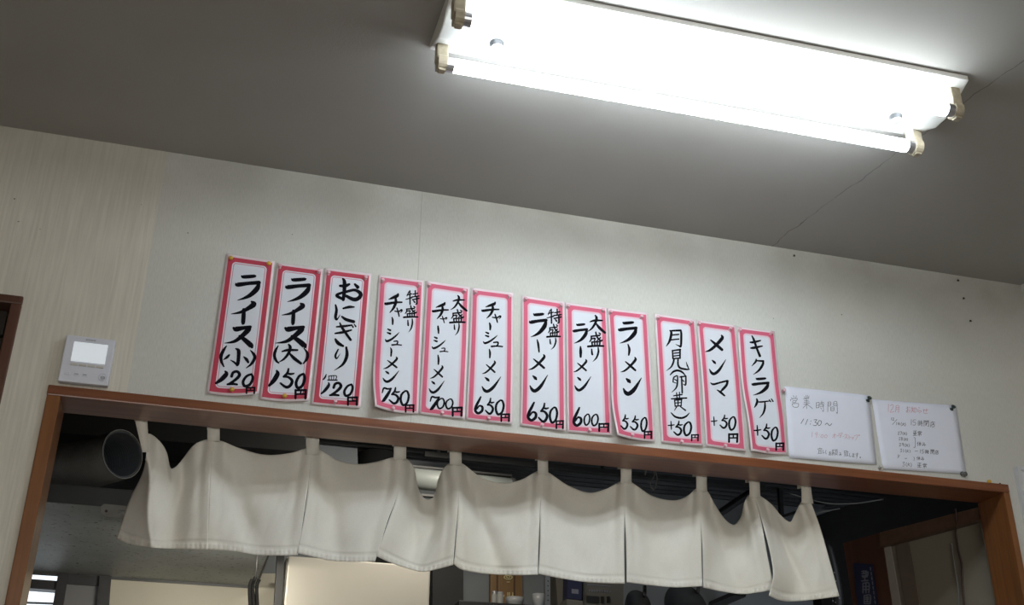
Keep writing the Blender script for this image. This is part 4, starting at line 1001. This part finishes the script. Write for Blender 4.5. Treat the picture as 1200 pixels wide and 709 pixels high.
# black rails hung under the ribbed ceiling
for i, (y0, lab) in enumerate(((1.30, 'black hanging rail nearest the header under the sooty ribbed ceiling'), (1.50, 'black hanging rail farther back under the sooty ribbed ceiling'))):
    bm = B(); x0_, x1_ = 0.85, 2.35
    box(bm, x0_, x1_, y0, y0+0.025, KZ-0.05, KZ-0.028, 0.002)
    for x in (x0_+0.05, 1.6, x1_-0.05): box(bm, x, x+0.012, y0+0.004, y0+0.02, KZ-0.03, KZ+0.0)
    tag(obj('hanging_rail', bm, MAT['dark']), lab, 'rail', 'rails under the kitchen ceiling')
bm = B(); tube(bm, [P(838, 605, 1.5), P(880, 577, 1.5)], 0.016, 8)
tag(obj('brace_bar', bm, MAT['black']), 'black slanting brace seen in the sag left of the last panel', 'brace')
bm = B(); tube(bm, crom([tuple(P(757, 480, 1.25)), tuple(P(757, 530, 1.25))] + [tuple(P(x, y, 1.25)) for x, y in ((756, 556), (758, 550), (764, 549), (767, 557), (762, 566), (766, 574), (770, 562), (768, 552))], 6), 0.0022, 6)
tag(obj('wire_hook', bm, MAT['whitecable'], None, True), 'loose bent wire hanging above the seventh curtain panel', 'wire')
for pts_, lab in ((((925, 578), (965, 589), (1000, 590), (1035, 585)), 'pale thin cable sagging under the ceiling right of the curtain'),
                  (((940, 605), (962, 600), (984, 596)), 'pale straight cable below the sagging one right of the curtain')):
    bm = B(); tube(bm, crom([tuple(P(x, y, 1.1)) for x, y in pts_], 8), 0.0022, 6)
    tag(obj('ceiling_cable', bm, MAT['whitecable'], None, True), lab, 'cable', 'pale cables under the kitchen ceiling')
bm = B(); slab(bm, [(949, 590), (968, 592), (954, 601), (948, 601)], 1.75, 0.04)
tag(obj('vent_panel', bm, MAT['hoodgrey']), 'small grey vent panel high beside the right tab of the curtain', 'panel')
bm = B(); slab(bm, [(908, 500), (912, 500), (919, 603), (915, 603)], 1.6, 0.02); slab(bm, [(908, 606), (934, 598), (935, 601), (908, 609)], 1.6, 0.02)
tag(obj('shelf_bracket', bm, MAT['black']), 'black shelf bracket glimpsed in the last sag of the curtain', 'bracket')

# steel fridge and cream panel
fy0 = 1.42
x0_, x1_ = P(334, 680, fy0).x, P(505, 690, fy0).x
zt_ = P(400, 655, fy0).z
rf = thing('steel_refrigerator', 'tall pale steel refrigerator below the third and fourth curtain panels', 'refrigerator', ((x0_+x1_)/2, 1.6, 0))
bm = B(); box(bm, x0_, x1_, fy0+0.02, 1.80, 0.06, zt_, 0.006); obj('body', bm, MAT['steel'], rf)
for i in (0, 1):
    xa = x0_ + 0.004 + (x1_-x0_-0.004)/2*i; xb = xa + (x1_-x0_)/2 - 0.008
    if i == 0:
        xb = x1_-0.004
        bm = B(); box(bm, xa, xb, fy0, fy0+0.022, 1.05, zt_-0.002, 0.006); dr = obj('door', bm, MAT['steel'], rf)
        bm = B(); box(bm, xa+0.03, xa+0.05, fy0-0.03, fy0-0.015, 1.15, 1.45, 0.004); box(bm, xa+0.033, xa+0.047, fy0-0.02, fy0, 1.17, 1.2); box(bm, xa+0.033, xa+0.047, fy0-0.02, fy0, 1.40, 1.43); obj('handle', bm, MAT['alu'], dr)
    else:
        bm = B(); box(bm, x0_+0.004, x1_-0.004, fy0, fy0+0.022, 0.10, 1.04, 0.006); obj('door', bm, MAT['steel'], rf)
bm = B(); box(bm, x0_+0.02, x1_-0.02, fy0+0.03, 1.78, 0.0, 0.062); obj('plinth', bm, MAT['black'], rf)
bm = B(); slab(bm, [(325.5, 640), (334, 640), (328.5, 740), (319.5, 740)], fy0-0.02, 0.03)
p_ = obj('dark_post', bm, MAT['black']); tag(p_, 'black upright post at the left side of the pale steel refrigerator', 'post')
bm = B(); slab(bm, [(130.5, 672), (329, 672), (320, 745), (126, 745)], KY-0.016, 0.012)
tag(obj('wall_panel', bm, MAT['creamwall']), 'cream splashback panel on the back wall under the hood', 'panel')
bm = B(); slab(bm, [(507, 640), (543, 640), (543, 740), (507, 740)], 1.77, 0.07)
tag(obj('tall_cabinet', bm, MAT['dark']), 'dark tall cabinet side at the right of the steel refrigerator', 'cabinet')
# hanging cables at the hood's corner
cg = 'black cords at the hood corner'
rr_ = random.Random(2)
for i, lab in enumerate(('left', 'middle', 'right')):
    bm = B(); xx = 291.5 + i*4.2
    tube(bm, crom([tuple(P(x, y, 1.30+0.012*i)) for x, y in ((xx+4, 676+abs(i-1)*3), (xx+rr_.uniform(0, 1.5), 686), (xx+1.2, 700), (xx+2.0+rr_.uniform(0, 1), 725))], 6), 0.0062, 8)
    tag(obj('power_cord', bm, MAT['cordblack'], None, True), '%s black cord of the bundle hanging at the hood corner' % lab, 'cord', cg)
bm = B(); tube(bm, [P(302.5, 640, 1.2), P(299.5, 679, 1.2)], 0.0028, 8)
tag(obj('hanger_rod', bm, MAT['dark'], None, True), 'thin grey rod hanging above the black cords', 'rod')

# plaque with gold crest
pq = thing('wooden_plaque', 'brown wooden shrine plaque with gold crest on the grey kitchen wall', 'plaque', P(592, 705, KY-0.03))
bm = B(); slab(bm, [(575, 665), (611.5, 665), (612.5, 712), (574.5, 712)], KY-0.030, 0.022); obj('board', bm, MAT['plaque'], pq)
bm = B(); slab(bm, [(582, 660), (584, 660), (584, 711), (582, 711)], KY-0.034, 0.006); slab(bm, [(602, 662), (604, 662), (604, 711), (602, 711)], KY-0.034, 0.006)
obj('groove_strip', bm, wood('plaque_strip_wood', (0.07, 0.035, 0.012, 1), (0.11, 0.055, 0.02, 1), 0.5, 0, 2), pq)
bm = B()
def arc(cx, cy, rx, ry, a0, a1, r=0.0026, y=KY-0.034):
    tube(bm, [P(cx+rx*math.cos(a0+(a1-a0)*k/16), cy+ry*math.sin(a0+(a1-a0)*k/16), y) for k in range(17)], r, 6)
arc(595.5, 676.5, 4.6, 2.6, 0, 2*PI); arc(595.5, 676, 2.0, 1.3, 0, 2*PI, 0.002); arc(595.5, 681.5, 1.6, 0.7, 0.3, PI-0.3, 0.002)
obj('gold_crest', bm, MAT['gold'], pq)
bm = B()
for x in (590.0, 594.6, 596.6, 600.5): slab(bm, [(x, 694 if x > 592 else 697), (x+1.0, 694 if x > 592 else 697), (x+1.0, 699.5), (x, 699.5)], KY-0.034, 0.004)
slab(bm, [(599.2, 698.2), (602, 698.2), (602, 699.4), (599.2, 699.4)], KY-0.034, 0.004)
obj('gold_marking', bm, MAT['gold'], pq)

# black worktop box with jars on it
by = 1.45
bt_ = P(590, 706.5, by).z
bx0_, bx1_ = P(538, 706, by).x, P(641, 708, by).x
bm = B(); box(bm, bx0_, bx1_, by, 1.74, bt_-0.35, bt_, 0.004)
tag(obj('black_shelf_unit', bm, MAT['black']), 'black shelf unit top carrying jars below the fifth curtain panel', 'shelf unit')
def jar(px, r, h, y, lab, mat='jar', lid='alu', cat='jar'):
    c = P(px, 705, y); c.z = bt_
    t = thing('storage_jar', lab, cat, c, 'jars on the black shelf unit')
    bm = B(); lathe(bm, c, (0, 0, 1), [(0, r*0.9), (0.004, r), (h*0.78, r), (h*0.84, r*0.8), (h*0.86, r*0.8)], 18); obj('jar_body', bm, MAT[mat], t, False)
    bm = B(); lathe(bm, c + Vector((0, 0, h*0.85)), (0, 0, 1), [(0, r*0.86), (h*0.14, r*0.86), (h*0.15, r*0.7)], 18); obj('lid', bm, MAT[lid], t)
jar(579.5, 0.012, 0.062, 1.55, 'left small glass jar in front of the wooden plaque')
jar(586, 0.013, 0.055, 1.52, 'right small glass jar in front of the wooden plaque', 'jar', 'greyware')
def bowl(name, px, r, h, y, lab, cat, mat):
    c = P(px, 705, y); c.z = bt_; bm = B()
    lathe(bm, c, (0, 0, 1), [(0, r*0.55), (0.004, r*0.6), (h*0.5, r*0.9), (h, r), (h, r*0.94), (h*0.5, r*0.82), (0.006, r*0.4)], 24)
    tag(obj(name, bm, MAT[mat], None, True), lab, cat)
bowl('white_bowl', 603, 0.036, 0.040, 1.54, 'white shallow bowl under the wooden plaque', 'bowl', 'greyware')
bowl('white_cup', 631, 0.024, 0.052, 1.50, 'white cup at the right end of the black shelf unit', 'cup', 'greyware')
# perforated shelf upright
bm = B(); slab(bm, [(639, 660), (644.5, 661), (645, 725), (639, 725)], 1.60, 0.02)
up = thing('shelf_upright', 'grey perforated shelf upright right of the white cup', 'shelf upright', P(642, 715, 1.6))
obj('post', bm, MAT['hoodgrey'], up)
bm = B()
for i in range(5):
    c = P(642.2, 681 + 5.6*i, 1.60); lathe(bm, c, (0, -1, 0), [(-0.002, 0.0028), (0.0006, 0.0028)], 10)
obj('hole_row', bm, MAT['black'], up)
# beige tall locker edge + navy notice board + control panel
bm = B(); slab(bm, [(650, 662), (665, 664), (664, 725), (655, 725)], 1.66, 0.12)
tag(obj('beige_partition', bm, MAT['greybeige']), 'narrow beige partition edge beside the perforated upright', 'partition')
nb = thing('navy_box', 'navy blue box with pale label below the sixth curtain panel', 'box', P(673, 702.5, 1.6))
bm = B(); slab(bm, [(665.5, 672), (682, 674), (681.5, 703), (665, 701.5)], 1.60, 0.06); obj('carton', bm, MAT['navy'], nb)
bm = B(); slab(bm, [(670, 690), (678, 690.8), (678, 696), (670, 695.2)], 1.598, 0.004); obj('pale_label', bm, MAT['signtext'], nb)
bm = B(); slab(bm, [(664, 702), (683, 704), (683, 727), (664, 727)], 1.58, 0.10)
tag(obj('box_shelf', bm, MAT['greybeige']), 'beige ledge carrying the navy blue box', 'ledge')
cp = thing('control_panel', 'grey control panel with dark display below the sixth curtain panel', 'control panel', P(703, 720, 1.64))
bm = B(); slab(bm, [(683.5, 676), (731, 681), (730, 727), (683, 727)], 1.64, 0.08); obj('casing', bm, MAT['greybeige'], cp)
bm = B(); slab(bm, [(688, 698), (702, 699), (702, 707), (688, 706)], 1.634, 0.008); obj('display', bm, MAT['black'], cp)
for x in (704.8, 711.8):
    bm = B(); slab(bm, [(x, 698.8), (x+3, 699), (x+3, 706.6), (x, 706.4)], 1.632, 0.010); obj('switch', bm, MAT['black'], cp)
bm = B()
for x in (690, 693, 696, 699, 702, 705, 708, 711, 714): slab(bm, [(x, 690.6+0.06*(x-690)), (x+1.6, 690.7+0.06*(x-690)), (x+1.6, 693.2+0.06*(x-690)), (x, 693.1+0.06*(x-690))], 1.636, 0.006)
slab(bm, [(688, 684.5), (716, 686.5), (716, 687.6), (688, 685.6)], 1.636, 0.006)
obj('panel_lettering', bm, MAT['signtext'], cp)
# dark pans at the right
def pan(px, py, y, r, lab):
    c = P(px, py, y); t = thing('hanging_pan', lab, 'pan', c, 'dark pans below the seventh panel')
    bm = B(); lathe(bm, c, (0.15, -1, 0.2), [(0, r*0.8), (0.03, r), (0.032, r*0.96), (0.006, r*0.76)], 28); obj('bowl', bm, MAT['dark'], t, True)
    bm = B(); tube(bm, [c + Vector((r*0.6, -0.02, r*0.7)), c + Vector((r*0.95, 0.02, r*1.5))], 0.008, 8); obj('handle', bm, MAT['black'], t, True)
pan(744, 711, 1.55, 0.058, 'round black pan hanging right of the grey control panel')
pan(800, 716, 1.60, 0.105, 'large dark pan hanging under the seventh curtain panel')
bm = B(); slab(bm, [(861, 692), (875, 694), (874, 699.5), (860, 697.5)], 1.6, 0.26)
tag(obj('wall_hook', bm, MAT['black']), 'small black hook on the grey wall below the eighth curtain panel', 'hook')
# dark bag with pale spots hanging by the pillar
bg = thing('hanging_bag', 'dark bag with pale spots hanging between curtain edge and pillar', 'bag', P(976, 725, 0.95))
bm = B(); prof_ = [(966, 632, 2), (972, 642, 6), (977, 665, 8), (981, 690, 9), (984, 730, 9)]
rings = []
for x, y, w in prof_:
    c = P(x, y, 0.95); r = w/430
    rings.append([c + Vector((math.cos(2*PI*k/14)*r, math.sin(2*PI*k/14)*r*0.6, 0)) for k in range(14)])
loft(bm, rings); obj('bag_body', bm, MAT['black'], bg, True)
bm = B()
for x, y, s in ((974.5, 668, 1.6), (977.5, 671, 1.2), (979.5, 681, 1.1), (981.5, 694, 1.0), (983.5, 701, 1.4), (976, 704, 1.3), (979, 706, 1.0)):
    lathe(bm, P(x, y, 0.925), (0, -1, 0.1), [(0, s*0.0022), (0.002, s*0.0016)], 8)
obj('pale_spots', bm, MAT['grey_plastic'], bg)
bm = B(); slab(bm, [(964.5, 633), (978, 631), (979, 641), (968, 645)], 1.16, 0.012)
tag(obj('grey_tag', bm, MAT['hoodgrey']), 'grey card hung above the dark bag by the pillar', 'card')
# navy sign on the pillar with vertical lettering
sg = thing('navy_sign', 'navy sign with grey vertical characters on the reddish pillar', 'sign', PS(1015, 712, .02))
bm = B(); prism(bm, [PS(999.8, 659.5, .020), PS(1021.5, 661.2, .020), PS(1030, 722, .020), PS(1006, 722, .020)], NN*0.006); obj('sign_board', bm, MAT['navy'], sg)
SIGN = [["5,5 60,2", "32,0 32,25", "8,28 56,26", "70,0 68,40", "60,15 95,12 92,42", "10,50 90,46", "20,62 84,58", "50,46 50,98", "5,98 95,94"],
        ["10,0 10,98", "10,2 90,0 90,96", "12,34 88,32", "12,64 88,62", "50,2 50,96"], ["8,5 10,96", "8,5 92,2 92,94", "10,96 92,94", "28,26 72,24", "28,46 74,44", "50,14 50,76", "28,72 72,70"], ["8,4 8,44", "8,4 42,4 42,42", "8,24 42,22", "5,56 46,54", "25,44 22,80 4,98", "22,76 60,96 98,96", "56,4 98,2", "62,16 62,70", "62,16 94,14 94,70", "62,42 94,40", "62,70 94,68"]]
bm = B()
def sconv(x, y):
    return PS(x, y, .0215)
cells = [(1009.5, 1017.5, 669, 681), (1010.5, 1019, 683.5, 695), (1012, 1020.5, 697.5, 708), (1013.5, 1022, 710, 720)]
for st, (xa, xb, ya, yb) in zip(SIGN, cells):
    for s in st:
        q = [tuple(float(t) for t in k.split(',')) for k in s.split()]
        stroke(bm, [(xa+(xb-xa)*x/100, ya+(yb-ya)*y/100, 1.5) for x, y in q], sconv)
for k in range(9):
    y = 665 + k*5.6; x = 1019.4 + (y-661)*0.137
    stroke(bm, [(x, y, 0.9), (x+0.5, y+3.2, 0.9)], sconv)
obj('sign_lettering', bm, MAT['signtext'], sg)
# two black slabs added to darken the kitchen's right corner
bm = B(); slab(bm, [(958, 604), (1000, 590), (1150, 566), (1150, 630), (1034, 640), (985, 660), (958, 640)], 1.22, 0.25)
tag(obj('corner_dark_slab', bm, MAT['pitch']), 'added black slab darkening the corner above the reddish pillar', 'dark slab')
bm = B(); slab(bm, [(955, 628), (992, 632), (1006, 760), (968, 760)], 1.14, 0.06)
tag(obj('gap_dark_slab', bm, MAT['pitch']), 'added black slab for the dark clutter between the curtain and reddish pillar', 'rack')
# cables on the partition
bm = B(); tube(bm, crom([tuple(PS(x, y, .034 if y < 612 else .010)) for x, y in ((1119.5, 596), (1120.5, 611), (1120, 625), (1123, 645), (1127, 662), (1127.5, 685), (1130, 712))], 6), 0.0030, 8)
tag(obj('brown_cable', bm, MAT['cable'], None, True), 'dark brown cable hanging down the drab side panel', 'cable')
bm = B(); tube(bm, crom([tuple(PS(x, y, .008)) for x, y in ((1115, 637), (1118, 660), (1122.5, 690), (1124, 715))], 6), 0.0022, 8)
tag(obj('pale_cord', bm, MAT['whitecable'], None, True), 'pale thin cord left of the brown cable on the side panel', 'cord')
